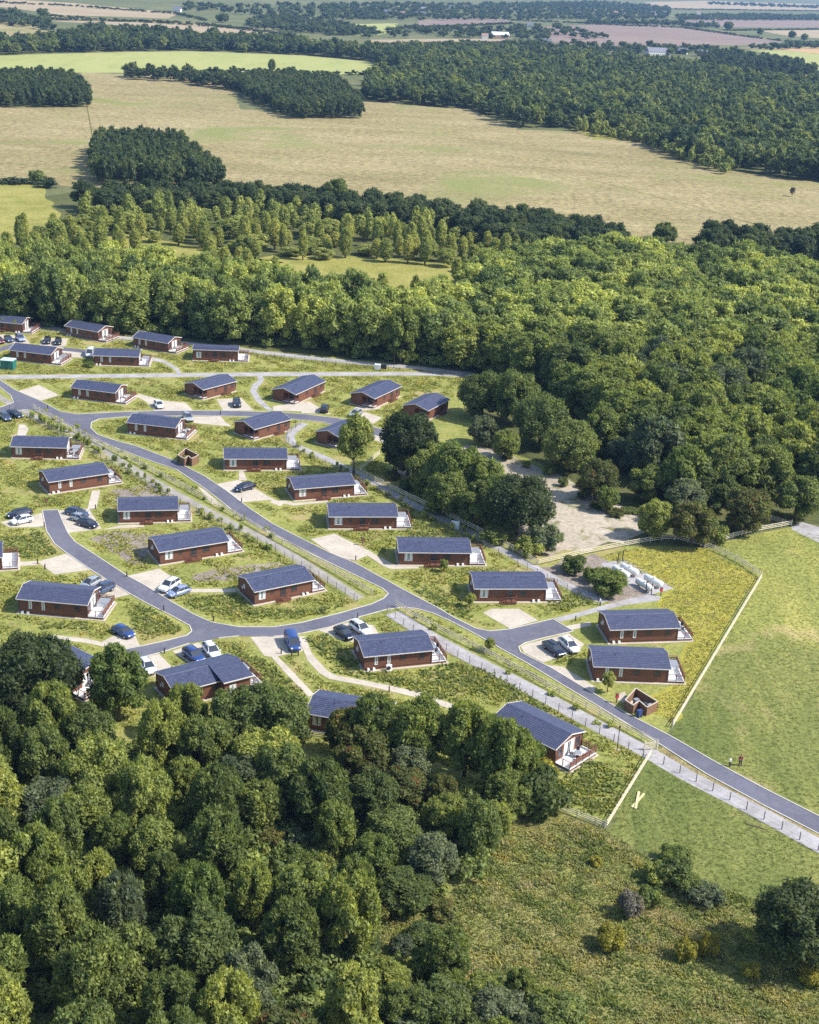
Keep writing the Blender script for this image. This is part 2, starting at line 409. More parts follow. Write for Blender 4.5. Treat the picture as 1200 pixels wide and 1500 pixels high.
# far farmland, from the horizon towards the park
field('stubble_field', [(-60, -6), (115, 5), (262, 19), (248, 27), (92, 22), (-60, 2)], .10, 'stubble', 30, 2)
field('stubble_field', [(62, 30), (150, 31), (295, 36), (400, 43), (414, 52), (345, 54), (250, 49), (160, 36)], .10, 'stubble', 20, 2)
field('stubble_field', [(62, 24), (92, 23), (200, 30), (300, 35), (295, 36), (150, 30)], .11, 'hay', 20, 2)
field('stubble_field', [(-60, 24), (0, 28), (50, 38), (76, 50), (40, 56), (-60, 60)], .10, 'hay', 15, 2)
field('pasture', [(480, 36), (580, 34), (585, 48), (540, 52), (480, 50)], .10, 'crop', 15, 2)
field('stubble_field', [(540, 58), (640, 57), (745, 57), (745, 62), (600, 67), (545, 66)], .10, 'stubble', 15, 2)
field('ploughed_field', [(610, 29), (680, 26), (745, 29), (748, 34), (660, 41), (615, 40)], .10, 'plough', 20, 2)
field('ploughed_field', [(790, 39), (870, 36), (960, 36), (1062, 46), (1150, 62), (1090, 66), (900, 68), (800, 61)], .10, 'plough', 20, 2)
field('ploughed_field', [(1000, 29), (1100, 27), (1260, 32), (1260, 42), (1180, 40), (1070, 40), (1000, 34)], .10, 'plough', 20, 2)
field('stubble_field', [(1110, 44), (1260, 44), (1260, 58), (1200, 56), (1150, 52)], .10, 'stubble', 20, 2)
field('stubble_field', [(945, 3), (1030, 1), (1260, 8), (1260, 16), (1100, 14), (950, 11)], .10, 'stubble', 30, 3)
field('stubble_field', [(1080, 70), (1260, 69), (1260, 80), (1210, 80), (1130, 72)], .10, 'orange', 15, 2)
field('green_field', [(1094, 73), (1130, 72), (1210, 80), (1260, 82), (1260, 107), (1194, 106), (1160, 84)], .12, 'crop', 12, 1.5)
field('dry_field', [(1096, 110), (1260, 107), (1260, 130), (1110, 124)], .12, 'orange', 12, 1.5)
field('green_field', [(-60, 84), (40, 80), (150, 77), (280, 75), (440, 81), (540, 90), (582, 108), (500, 109), (345, 106), (200, 107), (100, 106), (-60, 108)], .12, 'crop', 12, 1)
field('hay_field', [(-70, 150), (40, 158), (128, 157), (118, 106), (240, 110), (345, 116), (350, 160), (528, 174), (528, 146), (610, 155), (690, 160), (760, 190), (830, 192), (935, 206), (1000, 232), (1100, 255), (1200, 267), (1300, 277), (1300, 395), (1200, 362), (1000, 357), (900, 346), (700, 322), (480, 302), (330, 276), (135, 276), (0, 266), (-70, 262)], .10, 'hay', 8, 1.2)
field('meadow', [(-70, 262), (0, 266), (62, 272), (70, 292), (100, 330), (60, 360), (-70, 350)], .11, 'glade', 5, 1)
field('meadow', [(830, 185), (905, 182), (935, 206), (870, 205)], .12, 'glade', 5, 1)
field('woodland_floor', [(-90, 330), (60, 290), (135, 275), (330, 275), (480, 300), (700, 320), (900, 345), (1000, 357), (1200, 362), (1400, 420), (1400, 760), (1200, 765), (1120, 770), (1030, 800), (940, 790), (845, 712), (790, 680), (690, 640), (690, 546), (420, 515), (180, 492), (-90, 470)], .03, 'wood', 5, 1)
field('glade', [(330, 385), (420, 372), (560, 378), (668, 388), (660, 420), (590, 440), (520, 446), (430, 425)], .05, 'glade', 4, 1)
field('glade', [(120, 330), (200, 345), (330, 370), (420, 385), (300, 390), (180, 365)], .05, 'glade', 4, 1)
for px in ([(860, 262), (960, 288), (1050, 312), (1180, 352)], [(126, 150), (131, 175), (136, 205)], [(650, 200), (700, 206), (740, 214)]):
    tag(ribbon_mb(smooth(GP(px), n=8), .7, .125).build('field_track', M['meadow']), kind='structure')
# the park itself
field('lawn', [(-90, 470), (180, 492), (420, 515), (690, 546), (690, 640), (790, 680), (845, 712), (860, 800), (1035, 802), (1115, 847), (983, 1068), (960, 1100), (887, 1212), (800, 1180), (600, 1160), (300, 1110), (-90, 1080)], .012, 'lawn', 4, .4)
field('bank', [(880, 815), (940, 800), (1032, 803), (1110, 845), (1070, 905), (1030, 975), (985, 1062), (930, 1030), (985, 1008), (1010, 930), (960, 885), (985, 862)], .024, 'bank', 2.5, .5)
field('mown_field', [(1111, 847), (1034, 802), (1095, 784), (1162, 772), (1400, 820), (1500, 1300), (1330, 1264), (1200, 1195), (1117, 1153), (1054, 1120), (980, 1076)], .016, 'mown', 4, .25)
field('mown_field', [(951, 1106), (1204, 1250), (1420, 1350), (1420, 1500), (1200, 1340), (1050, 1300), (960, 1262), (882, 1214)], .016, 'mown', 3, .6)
field('rough_grass', [(-90, 1080), (300, 1110), (600, 1160), (800, 1180), (887, 1212), (960, 1262), (1050, 1302), (1200, 1342), (1420, 1502), (1600, 1900), (-200, 1900)], .010, 'foreland', 3, .5)
field('sandy_clearing', [(575, 690), (600, 676), (650, 672), (683, 652), (728, 654), (785, 684), (850, 708), (900, 736), (935, 760), (948, 780), (930, 791), (850, 803), (790, 816), (760, 790), (720, 740), (660, 712), (600, 700)], .04, 'sand', 2.5, .7)
for px in ([(133, 790), (165, 778), (215, 782), (218, 800), (208, 828), (185, 822), (150, 800)], [(215, 785), (300, 778), (335, 785), (330, 800), (250, 795)], [(165, 718), (232, 708), (250, 722), (258, 735), (168, 735)],
           [(273, 848), (300, 836), (346, 830), (400, 824), (440, 836), (346, 850), (300, 852)]):
    field('stony_soil', px, .026, 'soil', 1.5, .35)
field('rough_ground', [(792, 832), (845, 815), (880, 812), (915, 856), (955, 872), (905, 884), (880, 880), (840, 858)], .026, 'soil', 1.5, .4)

# roads: one outline, read off clockwise
ROAD = [(-70, 505), (0, 557), (23, 572), (60, 588), (88, 603), (112, 607), (175, 604), (233, 602), (333, 602), (400, 604), (445, 607), (495, 613), (530, 621), (575, 634),
        (568, 643), (520, 630), (470, 618), (397, 611), (280, 609), (180, 611), (145, 614), (134, 619), (133, 627), (143, 637), (170, 646), (200, 654), (253, 674), (300, 698), (333, 720), (367, 746), (400, 768), (433, 785), (483, 810), (520, 825), (560, 847), (600, 869), (640, 890), (667, 906), (697, 921), (717, 925), (747, 922), (810, 907), (840, 925), (800, 934), (770, 942), (760, 948), (763, 956), (808, 979), (871, 1017), (917, 1045), (983, 1079), (1054, 1120), (1117, 1154), (1200, 1196), (1360, 1276),
        (1360, 1308), (1200, 1222), (1117, 1179), (1033, 1133), (958, 1085), (908, 1054), (825, 1004), (771, 971), (733, 950), (700, 931), (660, 910), (633, 898), (610, 892), (590, 890), (567, 893), (527, 904), (483, 919), (443, 928), (400, 933), (350, 932), (320, 935), (277, 943), (240, 955), (213, 962), (150, 978),
        (148, 958), (207, 947), (247, 938), (274, 931), (281, 925), (278, 917), (253, 903), (213, 883), (190, 870), (160, 852), (130, 833), (97, 810), (80, 797), (68, 778), (62, 748), (85, 747), (92, 765), (100, 782), (110, 794), (147, 818), (185, 843), (213, 858), (253, 883), (283, 900), (310, 912), (350, 919), (400, 919), (440, 913), (500, 898), (545, 885), (562, 877), (569, 870), (560, 862), (533, 849), (467, 817), (400, 783), (353, 758), (317, 729), (300, 716), (260, 689), (200, 668), (127, 640), (100, 624), (53, 602), (38, 600), (0, 606), (-70, 622), (-70, 604), (0, 597), (20, 590), (16, 580), (0, 567), (-70, 520)]
RW = GP(ROAD)
RS = []
for i in range(len(RW)):              # densify, keeps corners as drawn
    RS.append(RW[i])
sheet('road', RS, .050, M['asphalt'])
ROAD2 = GP([(-60, 528), (0, 509), (20, 503), (74, 507), (132, 513), (200, 520), (200, 524), (130, 518), (74, 512), (22, 509), (0, 515), (-60, 540)])
sheet('road', ROAD2, .050, M['asphalt'])
def kerb(poly, skip=()):
    mb = MB()
    n = len(poly)
    for i in range(n):
        if i in skip: continue
        a, b = poly[i], poly[(i + 1) % n]
        mb.bar((a.x, a.y, .055), (b.x, b.y, .055), .16, .11)
    return tag(mb.build('kerb_edging', M['kerb']), kind='structure')
kerb(RS, skip=(13, 54, 75, len(RS) - 1, 73))
PADS = {
 'parking_bay': [[(27, 573), (57, 564), (87, 579), (60, 587)], [(213, 588), (227, 601.5), (283, 601.5), (272, 590), (240, 587)], [(317, 585), (353, 583), (372, 601.5), (327, 601.5)],
  [(257, 610.5), (323, 610), (330, 618), (340, 625), (287, 620)], [(318, 709), (350, 703), (402, 732), (353, 736)], [(289, 712), (300, 718), (326, 741), (310, 738)],
  [(0, 765), (45, 756), (63, 751), (67, 772), (15, 773)], [(86, 748), (130, 745), (149, 775), (100, 781)], [(55, 823), (97, 811), (133, 835), (80, 842)], [(110, 861), (152, 845), (191, 871), (157, 879), (135, 878)],
  [(186, 844), (233, 833), (263, 852), (277, 863), (242, 878)], [(150, 940), (165, 932), (195, 925), (205, 946), (160, 955)], [(195, 970), (212, 963), (233, 958), (258, 983), (230, 992), (203, 990)], [(252, 954), (290, 941.5), (322, 960), (320, 972), (283, 976)],
  [(367, 933.5), (437, 930), (444, 954), (400, 963), (387, 961)], [(467, 923.5), (510, 912), (547, 916), (556, 930), (517, 941), (500, 938)], [(455, 790), (490, 813.5), (520, 822), (547, 810), (490, 782)][::-1], [(707, 898), (720, 892), (760, 892), (789, 909), (747, 921)], [(763, 948), (772, 943.5), (833, 928), (856, 944), (848, 954), (796, 971), (768, 956)],
  [(400, 595), (440, 590), (447, 603), (400, 602)][::-1], [(440, 590), (452, 588), (485, 607), (442, 605)], [(520, 607), (535, 604), (560, 612), (545, 622)], [(543, 632), (565, 629), (592, 640), (575, 652), (548, 645)],
  [(55, 512), (62, 495), (100, 496), (96, 507)], [(86, 514), (132, 514), (140, 525), (92, 523)], [(-40, 505), (0, 490), (36, 492), (44, 504), (18, 503)],
  [(797, 974), (825, 977), (873, 1007), (870, 1015)]],
 'footpath': [[(197, 580), (213, 588), (240, 587), (204, 577)], [(135, 719), (147, 718.5), (141, 746), (128, 746)], [(350, 690), (357, 690), (362, 704), (350, 704)], [(2, 824), (55, 822), (55, 828), (2, 831)], [(275, 863), (345, 862.5), (346, 868), (268, 868)],
  [(78, 930), (127, 936), (170, 945), (168, 951), (125, 942), (77, 936)], [(437, 933), (447, 932), (457, 958), (478, 981), (490, 989), (560, 1002), (617, 1015), (678, 1037), (672, 1043), (610, 1022), (556, 1009), (483, 995), (467, 986), (450, 967)], [(398, 963), (406, 961), (426, 981), (461, 1018), (452, 1021), (417, 985)],
  [(536, 812), (545, 810), (577, 827), (613, 827), (614, 833), (573, 834), (560, 829)], [(826, 918), (865, 911), (866, 917), (838, 923)], [(417, 733), (432, 737), (480, 733), (480, 736), (430, 741), (400, 735)], [(400, 731), (415, 738), (411, 742), (395, 736)],
  [(510, 606), (522, 596), (560, 594), (556, 599), (532, 602)], [(175, 770), (210, 768), (212, 772), (150, 776)], [(905, 1018), (916, 1013), (918, 1032), (905, 1026)],
  [(22, 650), (33, 648), (42, 628), (36, 622), (28, 622)]],
 'gravel_track': [[(811, 906), (845, 898), (883, 887), (915, 879), (950, 871), (968, 873), (966, 880), (920, 886), (885, 894), (822, 911)], [(1160, 771), (1175, 765), (1300, 800), (1300, 820), (1200, 795), (1160, 776)],
  [(880, 826), (913, 819), (988, 862), (951, 872), (918, 857)], [(-60, 550), (100, 549), (250, 547), (400, 545.5), (630, 545), (690, 549), (690, 553), (627, 550), (400, 551), (250, 552.5), (-60, 556)],
  [(212, 521), (240, 527), (262, 540), (267, 549), (261, 549), (255, 541), (238, 531), (208, 526)], [(375, 549), (384, 549), (387, 557), (378, 567), (376, 573), (383, 585), (401, 602), (393, 602), (374, 587), (366, 573), (370, 563), (379, 557)]]}
PADP = []
for nm, L in PADS.items():
    for k, px in enumerate(L):
        Wp = GP(px); PADP.append(Wp)
        z = {'parking_bay': .034, 'footpath': .042, 'gravel_track': .030}[nm] + .0004 * k
        sheet(nm, Wp, z, M['gravel' if nm == 'parking_bay' else 'path' if nm == 'gravel_track' else 'gravel'])
PATHS = [([(-60, 545), (27, 598), (80, 622), (133, 647), (187, 682), (267, 728), (333, 763), (400, 797), (467, 838), (528, 877)], 1.9),
         ([(575, 898), (633, 934), (700, 970), (783, 1013), (867, 1059), (950, 1103), (1010, 1138), (1100, 1184), (1200, 1239), (1340, 1312)], 2.9),
         ([(447, 620), (430, 632), (425, 642), (437, 654), (483, 674), (523, 694), (560, 714), (600, 736), (667, 769), (733, 804), (800, 841), (840, 862), (886, 882)], 2.0),
         ([(40, 474), (150, 492), (267, 502), (400, 518), (500, 529), (613, 539), (693, 548)], 3.0)]
for k, (px, w) in enumerate(PATHS):
    ln = smooth(GP(px), n=6); tag(ribbon_mb(ln, w, .028 + .001 * k).build('footpath', M['path' if k else 'track']), kind='structure')
    PADP.append([Vector((p.x, p.y, 0)) for p in ln] + [Vector((p.x + .5, p.y + .5, 0)) for p in reversed(ln)])
field('verge', [(957, 1103), (968, 1093), (1033, 1134), (1117, 1180), (1200, 1223), (1360, 1309), (1350, 1316), (1200, 1234), (1100, 1179), (1010, 1132)], .022, 'hay', 2, .12)

# ================================================================== LODGES
LL = 12.2; WW = 6.2; EZ = 2.55; RISE = .88; PL = .45
def roof_part(parent, x0, x1, name='roof', half=WW / 2 + .38, ez=EZ, rise=RISE, cy=0.0, mono=False):
    """two pitches of overlapping tile courses, ridge, gutters and barge boards"""
    root = None; k = (rise + .10) / half
    hgt = lambda y: ez + .10 + (half - abs(y)) * k
    mb = MB(); n = 10
    for s in (-1, 1):
        if mono and s == 1: pass
        for i in range(n):
            ya, yb = half * (1 - i / n), half * (1 - (i + 1) / n)
            za, zb = hgt(ya), hgt(yb)
            if mono: za = ez + .5 - (-s * ya + half) * 0 - (s * ya + half) * .07; zb = ez + .5 - (s * yb + half) * .07
            p = [(cy + s * ya, za - .03), (cy + s * ya, za + .035), (cy + s * (yb - .04), zb + .012), (cy + s * (yb - .04), zb - .05)]
            mb.prism(p if s < 0 else p[::-1], 'x', x0, x1)
    roof = mb.build(name, M['tile'], parent)
    for s in (-1, 1):
        g = MB()
        zz = ez + .02 if not mono else ez + .42 - (s * half + half) * .07
        g.box(x0, x1, cy + s * half - .06, cy + s * half + .05, zz - .03, zz + .09)
        g.build('gutter', M['cream'], roof)
    for xx in (x0 - .035, x1 + .005):
        b = MB()
        for s in (-1, 1):
            if mono: z0_, z1_ = ez + .40 - (s * half + half) * .07, ez + .40 - half * .07
            else: z0_, z1_ = ez + .02, hgt(0) - .08
            p = [(cy + s * half, z0_), (cy, z1_), (cy, z1_ + .17), (cy + s * half, z0_ + .17)]
            b.prism(p if s < 0 else p[::-1], 'x', xx, xx + .03)
        b.build('barge_board', M['cream'], roof)
    if not mono:
        MB().prism([(cy - .16, hgt(0) - .02), (cy, hgt(0) + .07), (cy + .16, hgt(0) - .02)], 'x', x0 + .002, x1 - .002).build('ridge', M['tile'], roof)
        MB().tube([(x0 + 4, cy - .9, hgt(.9) - .1), (x0 + 4, cy - .9, hgt(.9) + .28)], .06).build('flue', M['dark'], roof)
    return roof
def window(parent, x, z, w, h, y, curtain=False, axis='y', sgn=-1, name='window'):
    """a framed window on a wall; sgn gives the way it faces"""
    mb = MB(); t = .07
    def bx(m, a0, a1, c0, c1, d0, d1):
        d0, d1 = sorted((y + sgn * d0, y + sgn * d1))
        if axis == 'y': m.box(a0, a1, d0, d1, c0, c1)
        else: m.box(d0, d1, a0, a1, c0, c1)
    bx(mb, x - w/2 - t, x - w/2, z - t, z + h + t, -.02, .05); bx(mb, x + w/2, x + w/2 + t, z - t, z + h + t, -.02, .05)
    bx(mb, x - w/2, x + w/2, z + h, z + h + t, -.02, .05); bx(mb, x - w/2, x + w/2, z - t, z, -.02, .06)
    if w > .8: bx(mb, x - .03, x + .03, z, z + h, -.02, .045)
    fr = mb.build(name, M['white' if curtain else 'wall'], parent)
    g = MB(); bx(g, x - w/2, x + w/2, z, z + h, -.01, .015); g.build('window_pane', M['glass'], fr)
    if curtain:
        c = MB()
        for s in (-1, 1):
            a, b = sorted((x + s * w * .46, x + s * w * .14)); bx(c, a, b, z + .04, z + h - .03, .016, .022)
        c.build('curtain', M['curtain'], fr)
    return fr
def steps(parent, x, y):
    mb = MB()
    mb.box(x - .9, x + .9, y - 1.15, y - .02, .42, .5)
    mb.box(x - .86, x + .86, y - 1.12, y - .04, .1, .42)
    for i in range(3): mb.box(x - 1.25 - .33 * i, x - .92 - .33 * i, y - 1.12, y - .06, .10, .40 - .11 * i)
    st = mb.build('entrance_steps', M['wall'], parent)
    r = MB()
    for xx in (x - .86, x, x + .86): r.box(xx - .04, xx + .04, y - 1.13, y - 1.05, .5, 1.35)
    r.box(x - .9, x + .9, y - 1.13, y - 1.05, 1.35, 1.42); r.box(x - .9, x + .9, y - 1.11, y - 1.07, .9, .96)
    r.box(x + .84, x + .92, y - 1.05, y - .05, 1.35, 1.42)
    r.bar((x - .9, y - 1.09, 1.38), (x - 1.95, y - 1.09, .95), .07, .07); r.box(x - 1.97, x - 1.89, y - 1.13, y - 1.05, .12, .95)
    r.build('handrail', M['wall'], st)
def deck(parent, x0, x1, y0, y1, open_side=0):
    fl = MB().box(x0 + .003, x1, y0, y1, .40, .50).build('deck', M['deck'], parent)
    sk = MB(); sk.box(x0 + .003, x1 - .05, y0 + .05, y0 + .09, .1, .40).box(x0 + .003, x1 - .05, y1 - .09, y1 - .05, .1, .40).box(x1 - .09, x1 - .05, y0 + .09, y1 - .09, .1, .40)
    sk.build('deck_skirt', M['wall'], fl)
    r = MB()
    xs = [x0 + .08 + (x1 - x0 - .16) * i / 2 for i in range(3)]; ys = [y0 + .06 + (y1 - y0 - .12) * i / 4 for i in range(5)]
    for x in xs:
        for y in (ys[0], ys[-1]): r.box(x - .045, x + .045, y - .045, y + .045, .5, 1.5)
    for y in ys[1:-1]: r.box(xs[-1] - .045, xs[-1] + .045, y - .045, y + .045, .5, 1.5)
    for y in (ys[0], ys[-1]): r.box(x0 + .02, x1, y - .06, y + .06, 1.5, 1.56)
    r.box(xs[-1] - .06, xs[-1] + .06, ys[0] + .06, ys[-1] - .06, 1.5, 1.557)
    for z in (.72, .98, 1.24):
        for y in (ys[0], ys[-1]): r.box(x0 + .02, x1 - .08, y - .015, y + .015, z - (.02 if y == ys[0] else .07), z + (.02 if y == ys[0] else .09))
        r.box(xs[-1] - .015, xs[-1] + .015, ys[0] + .05, ys[-1] - .05, z - .07, z + .11)
    r.build('deck_railing', M['wall'], fl)
    return fl
def lodge(kind, label, group='brown holiday lodges on the park'):
    t = thing('holiday_lodge', label, 'lodge', group=group)
    h = LL / 2; w = WW / 2; D = 2.9
    s = MB(); s.box(-h - .35, h + .35, -w - .45, w + .45, .03, .10)
    if kind != 'B': s.box(h + .352, h + D + .3, -w - .3, w + .3, .03, .095)
    s.build('base_slab', M['slab'], t)
    MB().box(-h + .06, h - .06, -w + .06, w - .06, .10, PL).build('skirting', M['wall'], t)
    if kind == 'B':                                    # veranda cut out of the near left corner
        vx, vy = -h + 1.7, .2
        b = MB().prism([(-h, vy), (vx, vy), (vx, -w), (h, -w), (h, w), (-h, w)], 'z', PL, EZ + .06)
        b.prism([(-w, EZ + .061), (w, EZ + .061), (0, EZ + RISE - .01)], 'x', -h + .002, h - .002)
        b.build('wall', M['wall'], t)
        v = MB().box(-h, vx - .003, -w, vy - .003, PL - .06, PL + .03).build('veranda_floor', M['deck'], t)
        r = MB()
        for x, y in ((-h + .07, -w + .07), (-h + .07, -w * .42), (vx - .09, -w + .07)): r.box(x - .06, x + .06, y - .06, y + .06, PL + .03, EZ + .06)
        for z in (.75, 1.0, 1.3): r.box(-h + .04, -h + .10, -w + .14, vy - .02, z - .05, z + .05); r.box(-h + .14, vx - .1, -w + .03, -w + .09, z - .05, z + .05)
        r.build('veranda_railing', M['wall'], v)
        window(t, -1.3, PL + .02, 1.7, 2.0, vx, False, 'x', -1, 'patio_door')
        steps(t, 2.4, -w)
        window(t, 2.4, PL + .03, .9, 1.95, -w, False, name='entrance_door')
        window(t, -1.2, 1.25, .55, .9, -w); window(t, 4.9, 1.2, .9, 1.0, -w)
        deck(t, h, h + 1.9, -w + 1.4, w)
    else:
        b = MB().box(-h, h, -w, w, PL, EZ + .06)
        b.prism([(-w, EZ + .061), (w, EZ + .061), (0, EZ + RISE - .01)] if kind != 'M' else [(-w, EZ + .061), (w, EZ + .061), (-w, EZ + .42)], 'x', -h + .002, h - .002)
        b.build('wall', M['wall'], t)
        if kind in ('A', 'M'):
            window(t, -h + 1.55, .95, 1.25, 1.35, -w, True)
            window(t, -.1, PL + .03, .95, 1.95, -w, False, name='entrance_door')
            window(t, 2.2, 1.25, 1.1, 1.0, -w); window(t, -2.4, 1.55, .5, .6, -w)
            steps(t, .1, -w)
            gx = (4.1, 5.0)
        else:
            window(t, -h + 2.1, 1.0, .42, 1.25, -w, True); window(t, -h + 4.4, 1.0, .42, 1.25, -w, True)
            window(t, .9, 1.35, .95, .75, -w); window(t, -h + 3.2, 1.75, .5, .35, -w); window(t, 4.3, 1.2, .9, 1.0, -w)
            gx = (-h + .7, -h + 1.7)
        for x in gx: MB().box(x - .22, x + .22, -w - .36, -w - .01, .10, .52, (.04, .04)).build('gas_bottle_box', M['white'], t)
        window(t, 0, PL + .05, 2.3, 2.0, h, True, 'x', 1, 'patio_door')
        window(t, -2.1, .9, .8, 1.5, h, False, 'x', 1); window(t, 2.1, .9, .8, 1.5, h, False, 'x', 1)
        window(t, .9, 1.5, .5, .55, -h, True, 'x', -1); window(t, 1.6, 1.2, .3, .25, -h, True, 'x', -1)
        deck(t, h, h + D, -w, w)
    for x in (-h, h):
        for y in (-w, w):
            if kind == 'B' and x < 0 and y < 0: continue
            cb = MB(); cb.box(x - .07 if x < 0 else x - .06, x + .06 if x < 0 else x + .07, y - .07 if y < 0 else y - .06, y + .06 if y < 0 else y + .07, PL - .01, EZ + .03).build('corner_board', M['post'], t)
    roof_part(t, -h - .3, h + .3, mono=(kind == 'M'))
    return t
PROTO = {}
LODGES = {}   # index: (object, matrix, kind, phrase)
def put_lodge(i, kind, fl, fr, label, phrase, Lfix=None):
    a, b = G(*fl), G(*fr); d = b - a; L = d.length
    if Lfix: L = Lfix
    L = min(max(L, 10.6), 13.4); d.normalize(); p = Vector((-d.y, d.x, 0))
    c = a + d * L / 2 + p * WW / 2
    if kind not in PROTO: PROTO[kind] = t = lodge(kind, label)
    else: t = copy_tree(PROTO[kind])
    t.location = c; t.rotation_euler = (0, 0, math.atan2(d.y, d.x)); t.scale = (L / LL, 1, 1); t['label'] = label
    LODGES[i] = (t, Matrix.Translation(c) @ Matrix.Rotation(math.atan2(d.y, d.x), 4, 'Z'), kind, phrase, L)
    return t
for a in [
 (1, 'A', (-24, 483), (33, 488), 'brown lodge cut by the left frame edge, at the far row of lodges', 'far lodge cut by the left frame edge'),
 (2, 'C', (97, 491), (134, 498), 'small far brown lodge directly above the two dark cars on their bay', 'far lodge above the two dark cars'),
 (3, 'C', (196, 508), (231, 514), 'far brown lodge against the wood edge, right of the curving gravel track start', 'far lodge by the curving track'),
 (4, 'M', (283, 528), (348, 530), 'brown lodge with a thin flat-looking roof line, below the wood edge', 'flat-roofed lodge below the wood'),
 (5, 'C', (16, 527), (75, 534), 'far brown lodge right beside the small green cabin', 'lodge beside the green cabin'),
 (6, 'C', (138, 535), (203, 537), 'far brown lodge with the white van parked behind its left end', 'lodge in front of the white van'),
 (7, 'C', (106, 583), (169, 591), 'brown lodge between the empty triangular bay and the white hatchback', 'lodge by the empty triangular bay'),
 (8, 'B', (297, 586), (342, 574), 'brown lodge with a corner veranda above the dark blue car on its bay', 'veranda lodge above the dark blue car'),
 (9, 'C', (188, 635), (257, 643), 'brown lodge standing in the road fork above the small bin store', 'lodge in the road fork'),
 (10, 'B', (372, 645), (418, 632), 'brown lodge with veranda facing the silver car across the grass', 'veranda lodge right of the silver car'),
 (11, 'A', (18, 671), (97, 673), 'brown lodge lying level beside the upper left stretch of the double fence', 'level lodge by the upper double fence'),
 (12, 'C', (73, 724), (159, 711), 'brown lodge above the head of the cul-de-sac and its row of cars', 'lodge above the cul-de-sac'),
 (13, 'A', (175, 767), (259, 765), 'brown lodge right of the three cars at the cul-de-sac', 'lodge right of the three cars'),
 (14, 'A', (235, 828), (333, 812), 'brown lodge between two patches of grey stony soil', 'lodge between the stony patches'),
 (15, 'A', (330, 689), (419, 689), 'brown lodge directly above the single dark car on its own wide bay', 'lodge above the lone dark car'),
 (16, 'A', (432, 734), (518, 727), 'brown lodge left of the foot of the tall single tree', 'lodge by the tall single tree'),
 (17, 'A', (483, 775), (580, 775), 'brown lodge above the large empty parking bay on the main road', 'lodge above the large empty bay'),
 (18, 'A', (585, 828), (687, 829), 'brown lodge between the large empty bay and the long footpath fence', 'lodge left of the footpath fence'),
 (19, 'A', (695, 882), (798, 882), 'brown lodge with entrance steps facing the empty bay at the side road', 'lodge facing the side road bay'),
 (20, 'C', (892.5, 943), (991, 940), 'brown lodge nearest the white gas tanks, bright grass behind', 'lodge nearest the gas tanks'),
 (21, 'C', (869, 997.5), (977, 1001.5), 'brown lodge between the white car bay and the wooden bin store', 'lodge above the wooden bin store'),
 (22, 'C', (533.5, 983.5), (629.5, 974), 'brown lodge with a white heat pump, below the white hatchback and fence', 'lodge with the heat pump'),
 (23, 'B', (432, 593), (475, 573), 'leftmost of three veranda lodges in a row near the copse, above the jeep', 'veranda lodge above the jeep'),
 (24, 'B', (547, 599), (585, 581), 'middle of three veranda lodges in a row near the copse', 'middle veranda lodge near the copse'),
 (25, 'B', (625, 617), (655, 601), 'rightmost of three veranda lodges, touching the dark copse', 'veranda lodge touching the copse'),
 (26, 'B', (497, 658), (537, 641), 'brown lodge half hidden behind the crown of the tall single tree', 'lodge behind the tall single tree'),
 (27, 'A', (373, 887), (455, 870), 'brown lodge beside the double fence just above the junction', 'lodge just above the junction'),
 (28, 'C', (28, 898), (128, 907), 'brown lodge with silver and blue cars parked behind its deck', 'lodge with cars behind its deck'),
 (29, 'A', (-100, 842), (3, 836), 'brown lodge almost wholly outside the left edge, only its deck end showing', 'lodge cut off by the left edge'),
 (32, 'A', (450, 1068), (560, 1087), 'brown lodge below the forking footpath, its right half behind trees', 'lodge half hidden below the footpath'),
 (33, 'C', (722, 1076), (812, 1121), 'brown lodge at the wood edge with an open deck and patio table', 'lodge with the open deck by the wood'),
]: put_lodge(*a)

# the lodge with the cross wing and the one behind the trees are one-offs
def wing_lodge():
    a, b = G(256, 1037), G(354, 1011); d = (b - a).normalized(); c = a + d * 5.6 + Vector((-d.y, d.x, 0)) * 3.1
    t = lodge('C', 'brown lodge with a raised cross wing, three cars parked behind it')
    rz = math.atan2(d.y, d.x); t.location = c; t.rotation_euler = (0, 0, rz); t.scale = (11.2 / LL, 1, 1)
    h = LL / 2; w = WW / 2
    b_ = MB().box(1.6, h - .02, -w - 1.5, -w - .08, .10, EZ + .55); wg = b_.build('wing_wall', M['wall'], t)
    window(wg, 3.0, 1.0, 1.0, 1.2, -w - 1.5, True)
    mb = MB(); n = 8
    y0, y1, z0, z1 = -w - 1.95, .25, EZ + .52, EZ + RISE + .30
    for i in range(n):
        ya, yb = y0 + (y1 - y0) * i / n, y0 + (y1 - y0) * (i + 1) / n; za, zb = z0 + (z1 - z0) * i / n, z0 + (z1 - z0) * (i + 1) / n
        mb.prism([(ya, za - .03), (ya, za + .035), (yb + .04, zb + .012), (yb + .04, zb - .05)], 'x', 1.2, h + .36)
    r = mb.build('wing_roof', M['tile'], t)
    MB().prism([(y0 + .4, z0 - .02), (y1, z0 - .02), (y1, z1 - .05)], 'x', 1.62, h - .04).build('wing_gable', M['wall'], t)
    MB().box(1.2, h + .36, y0 - .06, y0 + .02, z0 - .06, z0 + .08).build('gutter', M['cream'], r)
    LODGES[30] = (t, Matrix.Translation(c) @ Matrix.Rotation(rz, 4, 'Z'), 'C', 'lodge with the cross wing', 11.2)
wing_lodge()
